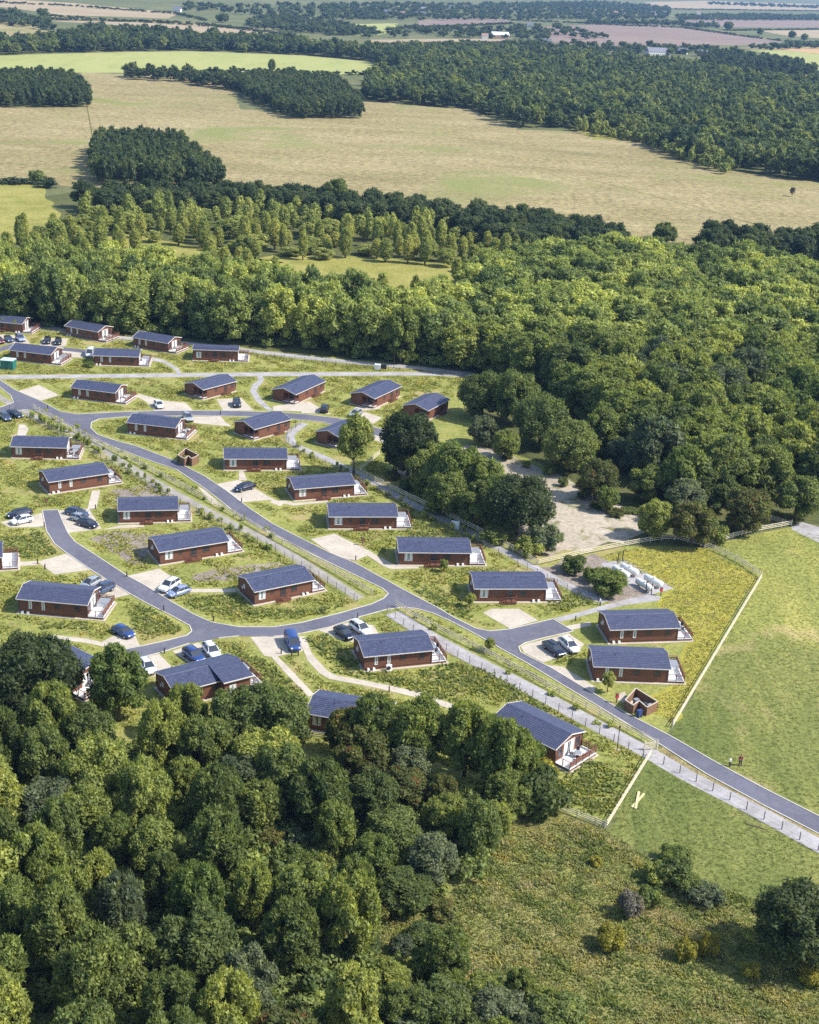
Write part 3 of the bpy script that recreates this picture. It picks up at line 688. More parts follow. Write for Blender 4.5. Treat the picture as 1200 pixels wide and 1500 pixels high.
def hidden_lodge():
    a, b = G(40, 985), G(104, 1018); d = (b - a).normalized(); c = a + d * 4.5 + Vector((-d.y, d.x, 0)) * 3.1
    t = copy_tree(PROTO['C']); t.location = c; rz = math.atan2(d.y, d.x); t.rotation_euler = (0, 0, rz); t.scale = (11 / LL, 1, 1)
    t['label'] = 'brown lodge almost buried in the trees, its gable and covered deck showing'
    LODGES[31] = (t, Matrix.Translation(c) @ Matrix.Rotation(rz, 4, 'Z'), 'C', 'lodge buried in the trees', 11)
hidden_lodge()

# deck furniture
def table_proto():
    t = thing('patio_table', '', 'table')
    MB().tube([(0, 0, .70), (0, 0, .74)], .55, 14).build('table_top', M['tub'], t)
    for k in range(4):
        a = k * math.pi / 2 + .78; MB().bar((.36 * math.cos(a), .36 * math.sin(a), .70), (.42 * math.cos(a), .42 * math.sin(a), 0), .05).build('leg', M['dark'], t)
    return t
def chair_proto():
    t = thing('patio_chair', '', 'chair')
    MB().box(-.24, .24, -.24, .24, .42, .47).build('seat', M['dark'], t)
    MB().prism([(-.24, .47), (-.30, .92), (-.26, .92), (-.19, .47)], 'x', -.24, .24).build('backrest', M['dark'], t)
    for x in (-.2, .2):
        for y in (-.2, .2): MB().box(x - .02, x + .02, y - .02, y + .02, 0, .42).build('leg', M['dark'], t)
    return t
def tub_proto():
    t = thing('hot_tub', '', 'hot tub')
    MB().box(-.95, .95, -.95, .95, 0, .78, (.03, .03)).build('tub_cabinet', M['white'], t)
    MB().box(-.99, .99, -.99, .99, .785, .90, (.10, .10)).build('tub_cover', M['tub'], t)
    return t
TP = CP = BP = None
TABLES = {7: 2, 9: 4, 11: 4, 12: 2, 20: 4, 22: 3, 27: 2, 30: 4, 31: 2, 33: 4, 3: 2, 2: 2}
TUBS = [5, 6, 11, 12, 13, 14, 15, 16, 17, 18, 19, 21, 28, 30]
for i, nch in TABLES.items():
    t, mx, kind, ph, L = LODGES[i]
    p = mx @ Vector((L / 2 + (1.35 if i != 30 else .95), -1.2 if i in (11, 12, 30) else .3, .50)); rz = t.rotation_euler.z
    if TP is None: TP = o = table_proto()
    else: o = copy_tree(TP)
    o.location = p; o.rotation_euler.z = rz
    tag(o, 'round grey patio table at the ' + ph, 'table', 'patio tables on the lodge decks')
    for k in range(nch):
        a = rz + k * 2 * math.pi / nch + .6
        if CP is None: CP = c = chair_proto()
        else: c = copy_tree(CP)
        c.location = p + Vector((math.cos(a), math.sin(a), 0)) * .85; c.rotation_euler.z = a + math.pi / 2 + math.pi
        c.rotation_euler.z = math.atan2(-math.sin(a), -math.cos(a)) - math.pi / 2
        tag(c, 'dark patio chair on the deck of the ' + ph, 'chair', 'chairs round the table on the deck of the ' + ph)
for i in TUBS:
    t, mx, kind, ph, L = LODGES[i]
    p = mx @ Vector((L / 2 + 1.45, 1.2, .50))
    if BP is None: BP = o = tub_proto()
    else: o = copy_tree(BP)
    o.location = p; o.rotation_euler.z = t.rotation_euler.z
    tag(o, 'square grey-covered hot tub at the ' + ph, 'hot tub', 'hot tubs on the lodge decks')
# heat pump by lodge 22
t, mx, kind, ph, L = LODGES[22]
hp = thing('heat_pump', 'white heat pump unit on the ground against the long lodge wall', 'heat pump', mx @ Vector((-1.6, -WW / 2 - .62, .0)), t.rotation_euler.z)
MB().box(-.55, .55, -.3, .3, .0, .12).build('pump_base', M['slab'], hp)
pc = MB().box(-.45, .45, -.17, .17, .12, 1.05, (.02, .02)).build('pump_casing', M['white'], hp)
MB().tube([(-.1, -.155, .58), (-.1, -.19, .58)], .34, 16).build('fan_grille', M['dark'], pc)

# ================================================================== CARS
CARM = {'white': mat_car('car_white', (.74, .75, .76)), 'silver': mat_car('car_silver', (.42, .43, .46), .5), 'navy': mat_car('car_navy', (.014, .018, .04)),
        'blue': mat_car('car_blue', (.025, .06, .21)), 'lightblue': mat_car('car_light_blue', (.30, .36, .52), .4), 'black': mat_car('car_black', (.018, .018, .022)), 'red': mat_car('car_dark_red', (.14, .02, .03)),
        'slate': mat_car('car_slate_blue', (.06, .09, .16), .4)}
# body stations: x, bottom z, shoulder z, half width ; cabin stations: x, roof z, half width at roof
SHAPE = {
 'hatch': (4.2, [(-2.1, .42, .78, .66), (-2.02, .28, .92, .80), (-1.3, .22, .95, .88), (0, .20, .93, .89), (1.1, .22, .90, .87), (1.75, .26, .80, .80), (2.05, .34, .66, .68), (2.1, .42, .58, .6)],
           [(-1.95, .93, .70), (-1.55, 1.36, .60), (-.6, 1.47, .62), (.3, 1.43, .60), (1.15, .92, .72)], .31),
 'suv': (4.55, [(-2.28, .5, .9, .72), (-2.2, .36, 1.05, .86), (-1.4, .30, 1.08, .93), (0, .28, 1.06, .94), (1.2, .30, 1.03, .92), (1.95, .34, .95, .86), (2.22, .42, .80, .74), (2.27, .5, .7, .68)],
         [(-2.15, 1.06, .76), (-1.85, 1.56, .66), (-.6, 1.68, .68), (.35, 1.64, .66), (1.15, 1.05, .78)], .36),
 'estate': (4.7, [(-2.35, .44, .82, .68), (-2.27, .30, .95, .83), (-1.4, .22, .98, .90), (0, .20, .95, .91), (1.2, .22, .92, .89), (2.0, .27, .82, .81), (2.3, .36, .66, .68), (2.35, .44, .58, .6)],
            [(-2.2, .96, .72), (-1.75, 1.36, .60), (-.5, 1.46, .62), (.4, 1.42, .60), (1.3, .94, .74)], .32),
 'van': (4.95, [(-2.48, .46, 1.0, .86), (-2.42, .30, 1.10, .94), (-1.4, .26, 1.12, .95), (0, .25, 1.12, .95), (1.4, .26, 1.08, .94), (2.1, .32, 1.0, .88), (2.42, .40, .82, .78), (2.48, .48, .7, .7)],
         [(-2.42, 1.12, .84), (-2.30, 1.90, .76), (-.6, 1.96, .78), (.9, 1.90, .76), (1.85, 1.08, .82)], .34),
}
def car_proto(shape, colour):
    Ln, B, C, wr = SHAPE[shape]; cm = CARM[colour]
    t = thing('parked_car' if shape != 'van' else 'parked_van', '', 'car' if shape != 'van' else 'van')
    V, F = [], []
    K = 12
    for x, zb, zt, hw in B:
        zm = zb + (zt - zb) * .55
        ring = [(-hw * .86, zb), (-hw, zb + .12), (-hw * 1.0, zm), (-hw * .95, zt - .04), (-hw * .86, zt), (-hw * .4, zt + .03), (hw * .4, zt + .03), (hw * .86, zt), (hw * .95, zt - .04), (hw, zm), (hw, zb + .12), (hw * .86, zb)]
        V += [(x, y, z) for y, z in ring]
    for i in range(len(B) - 1):
        for k in range(K): F.append((i*K + k, i*K + (k+1) % K, (i+1)*K + (k+1) % K, (i+1)*K + k))
    F.append(tuple(range(K - 1, -1, -1))); F.append(tuple(range((len(B) - 1) * K, len(B) * K)))
    me = bpy.data.meshes.new('car_body'); me.from_pydata(V, [], [f[::-1] for f in F]); me.update(); me.shade_smooth()
    body = add('car_body', me, cm, t)
    # glasshouse and roof
    zs = [np.interp(c[0], [b[0] for b in B], [b[2] for b in B]) for c in C]; hs = [np.interp(c[0], [b[0] for b in B], [b[3] for b in B]) * .90 for c in C]
    V, F = [], []
    for (x, zr, hw), z0, h0 in zip(C, zs, hs):
        V += [(x, -h0, z0), (x, -hw, max(zr - .05, z0 + .005)), (x, hw, max(zr - .05, z0 + .005)), (x, h0, z0)]
    for i in range(len(C) - 1):
        for k in range(3): F.append((4*i + k, 4*i + k + 1, 4*(i+1) + k + 1, 4*(i+1) + k))
    me = bpy.data.meshes.new('windows'); me.from_pydata(V, [], F); me.update(); gl = add('car_windows', me, M['glass'], t)
    V, F = [], []
    mid = C[1:-1]
    for j, (x, zr, hw) in enumerate(mid):
        xx = x + (.12 if j == 0 else 0) - (.10 if j == len(mid) - 1 else 0)
        V += [(xx, -hw - .012, zr - .075), (xx, -hw * .9, zr - .01), (xx, 0, zr + .012), (xx, hw * .9, zr - .01), (xx, hw + .012, zr - .075)]
    for i in range(len(mid) - 1):
        for k in range(4): F.append((5*i + k, 5*(i+1) + k, 5*(i+1) + k + 1, 5*i + k + 1))
    me = bpy.data.meshes.new('roof'); me.from_pydata(V, [], F); me.update(); me.shade_smooth(); rf = add('car_roof', me, cm, t)
    p = MB()                                        # pillars
    for s in (-1, 1):
        for i in (0, 1, 2, 3):
            a = Vector((C[i][0], s * hs[i], zs[i])); b = Vector((C[i][0], s * C[i][2], C[i][1] - .05))
            if i == 0: b = Vector((C[1][0], s * C[1][2], C[1][1] - .05))
            if i == 3: a = Vector((C[4][0], s * hs[4], zs[4]))
            if i == 1: continue
            p.bar(a + Vector((0, s * .012, 0)), b + Vector((0, s * .012, 0)), .07, .05)
    p.build('window_pillar', cm, rf)
    f = B[-2]; r = B[1]
    for s in (-1, 1):
        MB().box(f[0] - .16, f[0] + .03, s * f[3] * .78 - .16, s * f[3] * .78 + .16, f[2] - .05, f[2] + .09, (.02, .03)).build('headlight', M['lamp'], t)
        MB().box(r[0] - .05, r[0] + .06, s * r[3] * .82 - .12, s * r[3] * .82 + .12, r[2] - .22, r[2] - .02).build('tail_light', M['tail'], t)
        MB().box(1.0, 1.2, s * (hs[3] + .16) - .1, s * (hs[3] + .16) + .1, zs[3], zs[3] + .14, (.03, .02)).build('wing_mirror', cm, t)
    wx = Ln * .30
    for x in (-wx, wx):
        for s in (-1, 1):
            y = s * (B[3][3] - .09)
            ty = MB().tube([(x, y - .11, wr), (x, y + .11, wr)], wr, 16).build('wheel', M['tyre'], t)
            MB().tube([(x, y + s * .105, wr), (x, y + s * .125, wr)], wr * .62, 12).build('rim', M['alloy'], ty)
    MB().box(f[0] + .02, f[0] + .045, -.35, .35, .36, .50).build('front_grille', M['dark'], t)
    if shape in ('suv', 'estate'):
        rr = MB()
        for s in (-1, 1): rr.bar((-1.4, s * .55, C[2][1] - .0), (.2, s * .55, C[3][1] + .02), .04)
        rr.build('roof_rail', M['dark'], rf)
    return t
CPROTO = {}
for shape, colour, c, f, label in [
 ('hatch', 'red', (-1, 499), (8, 505), 'dark red car cut by the left frame edge in the far row'),
 ('hatch', 'slate', (12.7, 497), (18, 502), 'slate blue hatchback parked left of the light blue four-by-four in the far row'),
 ('suv', 'lightblue', (29.6, 496), (35, 501.5), 'tall light blue car at the top left, right of the slate hatchback'),
 ('estate', 'black', (69, 499), (67, 504.5), 'left one of two dark cars side by side below the far lodge'),
 ('estate', 'black', (85, 500.5), (83.5, 506), 'right one of two dark cars side by side below the far lodge'),
 ('van', 'white', (132, 518), (129, 524), 'white van half hidden behind the left end of a far lodge'),
 ('hatch', 'white', (232.6, 593), (237, 598.5), 'white hatchback alone on the long bay of the upper branch road'),
 ('suv', 'navy', (347, 591), (348, 597), 'dark blue car below a veranda lodge on the upper branch road'),
 ('suv', 'silver', (275, 612), (279.5, 618), 'silver car on the bay below the upper branch road, beside the bay corner'),
 ('hatch', 'slate', (8.3, 611), (15, 618), 'slate blue hatchback, left one of a pair at the left edge above the fence'),
 ('estate', 'navy', (21.7, 607.5), (31, 611), 'dark navy car, right one of a pair at the left edge above the fence'),
 ('estate', 'navy', (358, 714), (345, 717.5), 'dark navy estate alone on its bay by the main road bend'),
 ('estate', 'navy', (28.7, 752.5), (12, 755.5), 'dark estate car parked behind a white hatchback at the cul-de-sac'),
 ('hatch', 'white', (32, 762), (18.5, 765), 'white hatchback in front of a dark estate at the cul-de-sac'),
 ('estate', 'slate', (113, 751), (128, 754.5), 'rearmost of three cars in a row right of the cul-de-sac, blue'),
 ('hatch', 'silver', (118.7, 759.5), (133, 763.5), 'middle of three cars in a row right of the cul-de-sac, silver'),
 ('hatch', 'navy', (129, 767), (142, 771), 'front one of three cars in a row right of the cul-de-sac, dark navy'),
 ('hatch', 'silver', (132.5, 854.5), (120, 861), 'silver car next to a dark blue pickup-like car behind a lodge'),
 ('suv', 'slate', (150, 864), (137, 870), 'dark blue four-by-four beside a silver car behind a lodge'),
 ('suv', 'white', (248, 858.5), (236, 866), 'white car with dark windows parked behind the pale blue one'),
 ('hatch', 'lightblue', (262, 867), (247, 872), 'pale blue car parked in front of a white one'),
 ('hatch', 'blue', (181, 925.5), (192, 931), 'bright blue car half hidden behind the big tree crown'),
 ('estate', 'white', (215.8, 976), (224.5, 987.5), 'white estate alone on the bay beside the big tree'),
 ('suv', 'blue', (284, 961), (294, 969), 'bright blue car beside a white one behind the cross wing lodge'),
 ('suv', 'white', (310, 954.5), (319, 966), 'white car beside a bright blue one behind the cross wing lodge'),
 ('van', 'blue', (428.7, 942), (434.5, 955), 'dark blue van parked at the two short posts by the footpath fork'),
 ('hatch', 'navy', (504.5, 927.5), (516, 935.5), 'navy hatchback beside a white car, partly hidden by a roof'),
 ('suv', 'white', (528.5, 921.5), (540, 929.5), 'white car beside a navy hatchback below the junction'),
 ('estate', 'navy', (812, 950.5), (824.5, 960), 'navy estate parked left of a white car on the side road bay'),
 ('estate', 'white', (834, 945.5), (845, 955.5), 'white car parked right of a navy estate on the side road bay'),
 ('suv', 'black', (475.6, 599), (478, 592), 'black jeep on a white bay, seen from behind'),
 ('hatch', 'silver', (521, 606), (515, 609.5), 'silver car glimpsed above the roof left of the tall tree'),
]:
    k = (shape, colour)
    p, q = G(c[0], c[1], .55), G(f[0], f[1], .55); d = q - p
    if k in CPROTO: o = copy_tree(CPROTO[k])
    else: CPROTO[k] = o = car_proto(shape, colour)
    o.location = (p.x, p.y, .046); o.rotation_euler.z = math.atan2(d.y, d.x)
    tag(o, label, 'van' if shape == 'van' else 'car', 'cars parked on the lodge bays')

# ================================================================== FENCES AND SMALL THINGS
def resample(W_, step):
    out = [W_[0].copy()]; acc = 0.0
    for a, b in zip(W_, W_[1:]):
        L = (b - a).length; pos = step - acc
        while pos <= L: out.append(a.lerp(b, pos / L)); pos += step
        acc = L - (pos - step)
    if (out[-1] - W_[-1]).length > .5: out.append(W_[-1].copy())
    return out
POST_ME = {}
def fence(name, label, px, style='rail', spacing=2.6, cat='fence', h=1.2, curve=True):
    W_ = GP(px)
    if curve and len(W_) > 2: W_ = smooth(W_, n=5)
    tot = sum((b - a).length for a, b in zip(W_, W_[1:]))
    pts = resample(W_, max(spacing, tot / 95))
    t = thing(name, label, cat, pts[0])
    o0 = pts[0]
    key = (style, h)
    if key not in POST_ME:
        mb = MB(); a = .065 if style == 'rail' else .05
        mb.box(-a, a, -a, a, 0, h + .08, (.01, .01))
        me = bpy.data.meshes.new('post'); me.from_pydata(mb.v, [], mb.f); me.materials.append(M['rail' if style == 'rail' else 'post']); POST_ME[key] = me
    for p in pts: add('post', POST_ME[key], None, t).location = p - o0
    if style == 'rail':
        for z in (h * .36, h * .64, h * .93):
            mb = MB()
            for a, b in zip(pts, pts[1:]): mb.bar(a - o0 + Vector((.05, -.07, z)), b - o0 + Vector((.05, -.07, z)), .045, .12)
            mb.build('rail', M['rail'], t)
    else:
        mb = MB()
        for z in ((.25, .55, .85, 1.08) if style == 'net' else (.5, .95)):
            for a, b in zip(pts, pts[1:]): mb.bar(a - o0 + Vector((0, -.05, z)), b - o0 + Vector((0, -.05, z)), .022)
        if style == 'net':
            for a, b in zip(pts, pts[1:]):
                n = max(2, int((b - a).length / .3))
                for k in range(n): p = a.lerp(b, k / n) - o0; mb.bar(p + Vector((0, -.05, .1)), p + Vector((0, -.05, 1.08)), .016)
        mb.build('netting' if style == 'net' else 'fence_wire', M['wire'], t)
    return t
fence('rail_fence', 'long pale three-rail fence along the road, above the junction', [(50, 600), (90, 622), (167, 662), (267, 715), (333, 751), (400, 789), (470, 828), (547, 873)])
fence('netting_fence', 'netting fence on dark posts along the lower edge of the upper double-fenced path', [(14, 600), (70, 628), (120, 655), (180, 690), (262, 738), (333, 774), (400, 807), (460, 842), (523, 882)], 'net')
fence('rail_fence', 'pale three-rail fence between the main road and the path, from junction to gate', [(580, 889), (633, 920), (717, 962), (800, 1007), (867, 1043), (962, 1095)])
fence('netting_fence', 'netting fence on dark posts, from the junction down to the gate', [(567, 897), (600, 922), (640, 945), (700, 978), (783, 1022), (867, 1069), (946, 1112)], 'net')
fence('wire_fence', 'wire fence with widely spaced dark posts along the pale path at lower right', [(972, 1120), (995, 1132), (1017, 1144), (1039, 1156), (1062, 1168), (1084, 1181), (1132, 1208), (1157, 1222), (1183, 1237), (1330, 1318)], 'wire', 2.7)
fence('rail_fence', 'pale rail fence running from the gate down to the low corner of the meadow', [(953, 1107), (888, 1213)], curve=False)
fence('rail_fence', 'short low pale rail fence from the dark shrub to the meadow corner', [(770, 1163), (812, 1184), (886, 1213)], curve=False, h=1.0)
fence('rail_fence', 'bright rail fence dividing the lodges from the mown field', [(985, 1066), (1050, 957), (1115, 848)], curve=False)
fence('rail_fence', 'curving rail fence at the top of the bright grass by the mown field', [(1115, 847), (1085, 826), (1053, 810), (1033, 803)])
fence('rail_fence', 'rail fence along the trees at the top edge of the mown field', [(1034, 801), (1093, 783), (1160, 770)])
fence('rail_fence', 'rail fence at the foot of the sandy clearing, behind the gas tanks', [(788, 828), (850, 814), (920, 800), (980, 791), (1010, 796), (1032, 802)])
fence('rail_fence', 'three-rail fence along the upper side of the footpath below the big dark trees', [(527, 694), (560, 711), (600, 731), (667, 763), (733, 797), (787, 828)])
fence('rail_fence', 'short rail fence beside the foot of the tall single tree', [(528, 690), (556, 667)], curve=False)
fence('netting_fence', 'netting fence along the lower side of the curving footpath to the tank compound', [(440, 622), (422, 636), (423, 648), (450, 667), (500, 692), (560, 723), (640, 765), (733, 813), (800, 849), (850, 876), (876, 886)], 'net')
fence('netting_fence', 'netting fence along the track below the upper wood edge', [(45, 484), (150, 500), (267, 510), (400, 524), (500, 535), (613, 545), (690, 553)], 'net', 2.8)
fence('rail_fence', 'short rail fence piece among trees at the top of the mown field track', [(1112, 757), (1150, 770)], curve=False)
fence('rail_fence', 'small rail fence beside the half hidden lodge at the wood edge', [(430, 1077), (484, 1084)], curve=False, h=1.0)
# gate across the path
gp, gq = G(945, 1099), G(961, 1098)
g = thing('wooden_gate', 'pale wooden field gate across the path at the road', 'gate', gp, math.atan2((gq - gp).y, (gq - gp).x))
gl = (gq - gp).length
fr = MB().box(0, .08, -.03, .03, .15, 1.25).box(gl - .08, gl, -.03, .03, .15, 1.25)
for z in (.2, .45, .7, .95, 1.15): fr.box(.08, gl - .08, -.025, .025, z, z + .09)
fr.bar((.1, -.04, .2), (gl - .1, -.04, 1.15), .05, .08).build('gate_leaf', M['rail'], g)
for x in (-.14, gl + .14): MB().box(x - .09, x + .09, -.09, .09, 0, 1.5, (.02, .02)).build('post', M['rail'], g)
# pole with a timber foot
p = thing('marker_pole', 'tall dark pole standing in the grass by the lower double fence', 'pole', G(904, 1099))
MB().tube([(0, 0, 0), (0, 0, 3.6)], [.07, .05], 8).build('pole', M['post'], p); MB().box(-.35, .35, -.3, .3, 0, .14, (.05, .05)).build('pole_foot', M['rail'], p)
MB().box(-.12, .12, -.09, .09, 3.6, 3.85).build('pole_head', M['dark'], p)
p = copy_tree(p); p.location = G(577, 541); p['label'] = 'tall dark pole on the track below the upper wood edge'; p['group'] = 'marker poles'
M['plank'] = mat_plain('yellow_plank', (.50, .44, .24), .8, .2, var=.2)
# crossed planks
for k, (a, b, lb) in enumerate((((926, 1183), (944, 1163), 'pale plank lying under another in an X on the grass'), ((931, 1186), (936, 1161), 'pale plank lying on top of another in an X on the grass'))):
    p, q = G(*a), G(*b); z = .04 + .09 * k
    tag(MB().bar((p.x, p.y, z + .02), (q.x, q.y, z + .02), .32, .07).build('timber_plank', M['plank']), lb, 'plank', 'crossed planks on the grass')
tag(MB().bar((*G(1093, 1207)[:2], .06), (*G(1120, 1215)[:2], .06), .16, .1).build('timber_log', M['bark']), 'thin brown log lying in the grass below the pale path', 'log')
# bollards
BOL = None
for px, wh in [((70, 599), 'at the fork of the upper branch road'), ((323, 607), 'on the corner of the upper branch bay'), ((240, 895), 'beside the cul-de-sac road kerb'), ((313, 910), 'at the kerb left of the junction'), ((186, 845), 'by the bay of the white and pale blue cars'),
    ((412, 958), 'beside the dark blue van'), ((524, 906), 'above the white car below the junction'), ((570, 1014), 'along the lower footpath'), ((405, 986), 'beside the left arm of the forking footpath'), ((521, 821), 'at the large empty bay'),
    ((817, 967), 'in front of the navy estate on the side road bay'), ((837, 962), 'in front of the white car on the side road bay'), ((843, 910), 'by the path to the tank side lodge'), ((241, 957), 'on the grass tongue between two bays'), ((251, 985), 'below the grass tongue beside the cross wing roof'),
    ((55, 826), 'at the path end of the pale empty bay'), ((66, 834), 'on the grass below the pale empty bay'), ((65, 772), 'at the inner corner of the cul-de-sac'), ((140, 746), 'at the path from the cul-de-sac bay'), ((354, 736), 'at the corner of the lone dark car bay'), ((427, 961), 'as a pair in front of the dark blue van'), ((437, 961), 'as a pair in front of the dark blue van'), ((1069, 1123), 'TOP'), ((879, 887), 'PATH')]:
    lab = 'short dark bollard ' + wh
    if wh == 'TOP': lab = 'short dark post with a white top beside the walker'
    if wh == 'PATH': lab = 'short post with a white top at the end of the footpath by the tanks'
    if BOL is None:
        BOL = o = thing('bollard', lab, 'bollard'); MB().box(-.09, .09, -.09, .09, 0, .82).build('bollard_body', M['post'], o); MB().box(-.095, .095, -.095, .095, .82, .98, (.02, .02)).build('bollard_cap', M['dark'], o)
        BOLW = None
    elif wh in ('TOP', 'PATH'):
        o = thing('bollard', lab, 'bollard'); MB().box(-.1, .1, -.1, .1, 0, .85).build('bollard_body', M['post'], o); MB().box(-.14, .14, -.14, .14, .85, 1.2, (.03, .03)).build('bollard_cap', M['white'], o)
    else: o = copy_tree(BOL)
    o.location = G(*px); tag(o, lab, 'bollard', 'bollards beside the roads and paths')
# fire points
FP = None
for px, lb in [((903, 1030), 'red fire point on a dark stand beside the wooden bin store'), ((968, 873), 'red fire point at the corner of the gas tank compound'), ((68, 742), 'dark service box on a post above the cul-de-sac'), ((531, 799), 'brown service box on a post above the large empty bay')]:
    t = thing('fire_point' if 'fire' in lb else 'service_post', lb, 'fire point' if 'fire' in lb else 'service post', G(*px), .4)
    MB().box(-.06, .06, -.06, .06, 0, .9).build('stand_post', M['post'], t)
    MB().box(-.22, .22, -.16, .16, .9, 1.55, (.01, .03)).build('cabinet', M['red' if 'fire' in lb else 'wall'], t)
    MB().box(-.26, .26, -.2, .2, 1.553, 1.62, (.06, .06)).build('cabinet_roof', M['post'], t)
# bin stores
def wall_run(mb, pts, h, th=.11):
    for a, b in zip(pts, pts[1:]):
        d = (b - a).normalized()
        mb.bar(a + d * .056 + Vector((0, 0, h / 2)), b - d * .056 + Vector((0, 0, h / 2)), th, h)
def bin_store(px, h, label, bins):
    W_ = GP(px); o0 = W_[0]; L = [p - o0 for p in W_]
    t = thing('bin_store', label, 'bin store', o0)
    mb = MB(); wall_run(mb, L + [L[0]], h); mb.build('timber_wall', M['wall2'], t)
    cp = MB()
    for k, (a, b) in enumerate(zip(L, L[1:] + [L[0]])): cp.bar(a + Vector((0, 0, h + .04 + .003 * k)), b + Vector((0, 0, h + .04 + .003 * k)), .18, .07)
    cp.build('wall_capping', mat_plain('pale_capping', (.42, .36, .28)), t)
    ps = MB()
    for p in L: ps.box(p.x - .07, p.x + .07, p.y - .07, p.y + .07, 0, h)
    ps.build('corner_post', M['post'], t)
    fl = MB().prism([(p.x, p.y) for p in L], 'z', .02, .05); fl.build('store_floor', M['slab'], t)
    return t
M['wall2'] = mat_plain('brown_boards', (.19, .105, .062), .8, .2, var=.3, scale=3)
bin_store([(914.5, 1038.5), (926, 1046), (935, 1039.5), (946, 1049), (962, 1041), (930, 1021)], 1.45, 'wooden bin store with pale capping at the roadside, open to the sky', 3)
bin_store([(261, 678), (270, 683), (276, 679), (281, 683), (291, 678), (272, 668)], 1.7, 'small wooden bin store at the edge of the main road bend', 2)
def wheelie(px, mat, lb, rz, z=0):
    t = thing('wheelie_bin', lb, 'bin', G(*px) + Vector((0, 0, z)), rz, 'wheelie bins at the bin stores')
    MB().box(-.36, .36, -.30, .30, 1.04, .12, (.06, .05)).build('bin_body', M[mat], t)
    MB().prism([(-.34, 1.045), (.34, 1.045), (.30, 1.10), (-.36, 1.16)], 'x', -.38, .38).build('bin_lid', M[mat], t)
    for x in (-.28, .28): MB().tube([(x - .04, -.28, .12), (x + .04, -.28, .12)], .12, 10).build('wheel', M['tyre'], t)
wheelie((936, 1050), 'blue', 'blue wheelie bin standing outside the roadside bin store', .5)
wheelie((931, 1034), 'tub', 'grey wheelie bin in the narrow end of the roadside bin store', .5, .05)
wheelie((943, 1040), 'dark', 'black wheelie bin in the middle of the roadside bin store', .6, .05)
wheelie((951, 1042), 'tub', 'grey wheelie bin in the wide end of the roadside bin store', .7, .05)
wheelie((275, 676), 'red', 'red wheelie bin inside the small bin store at the bend', .5, .05)
# gas tanks
TK = None
for a, b, lb in [((898, 831), (922, 844), 'white gas tank, front one of the upper left pair'), ((910, 828), (935, 840), 'white gas tank, rear one of the upper left pair'), ((931, 849), (957, 864), 'white gas tank, front one of the lower right pair'), ((944, 844), (971, 857), 'white gas tank, rear one of the lower right pair')]:
    p, q = G(a[0], a[1], .9), G(b[0], b[1], .9); d = q - p; c = (p + q) / 2
    if TK is None:
        TK = o = thing('gas_tank', lb, 'gas tank')
        L = 2.05; r = .56
        xs = [-L, -L + .02, -L + .1, -L + .25, L - .25, L - .1, L - .02, L]; rs = [.05, .22, .40, r, r, .40, .22, .05]
        MB().tube([(x, 0, .92) for x in xs], rs, 18).build('tank_shell', M['tank'], o, True)
        for x in (-1.2, 1.2): MB().box(x - .12, x + .12, -.42, .42, .03, .58).build('saddle', M['slab'], o)
        MB().tube([(.2, 0, 1.46), (.2, 0, 1.64)], .22, 12).build('valve_cover', M['tank'], o)
    else: o = copy_tree(TK)
    o.location = (c.x, c.y, 0); o.rotation_euler.z = math.atan2(d.y, d.x); tag(o, lb, 'gas tank', 'white gas tanks in the gravel compound')
for px, wh in [((906, 827), 'left'), ((912, 826), 'right')]: pass
VP = None
for px, lb in [((905, 826), 'dark vent post left behind the upper left gas tanks'), ((912, 822), 'dark vent post right behind the upper left gas tanks'), ((946, 868), 'dark post at the lower end of the gas tank compound, left of its twin'), ((954, 871), 'dark post at the lower end of the gas tank compound, right of its twin')]:
    if VP is None: VP = o = tag(MB().tube([(0, 0, 0), (0, 0, 1.9)], .09, 8).tube([(0, 0, 1.9), (0, 0, 2.05)], .13, 8).build('compound_post', M['dark']), lb, 'post', 'posts round the gas tanks')
    else: o = VP.copy(); COL.objects.link(o); o['label'] = lb
    o.location = G(*px)
# green cabin, utility boxes on the track
t = thing('green_cabin', 'small green cabin with a pale flat roof at the left edge', 'cabin', G(12.5, 540), R(-4))
MB().box(-1.6, 1.6, -1.2, 1.2, 0, 2.4).build('cabin_wall', M['green'], t); MB().box(-1.7, 1.7, -1.3, 1.3, 2.403, 2.52, (.1, .1)).build('cabin_roof', mat_plain('pale_green_roof', (.42, .55, .50)), t)
MB().box(-.4, .4, -1.24, -1.202, .1, 2.05).build('cabin_door', mat_plain('darker_green_door', (.015, .09, .08)), t)
for px, m, lb in [((553, 541), 'white', 'white utility box on the track below the wood edge'), ((562, 541), 'dark', 'dark utility box on the track below the wood edge'), ((667, 774), 'white', 'white box in the shrubs beside the long footpath')]:
    t = thing('utility_box', lb, 'utility box', G(*px), R(-6), 'utility boxes'); MB().box(-.9, .9, -.5, .5, 0, .12).build('box_base', M['slab'], t); MB().box(-.75, .75, -.4, .4, .12, 1.35, (.01, .01)).build('box_cabinet', M[m], t)
    MB().box(-.8, .8, -.45, .45, 1.353, 1.42, (.08, .08)).build('box_lid', M[m], t)
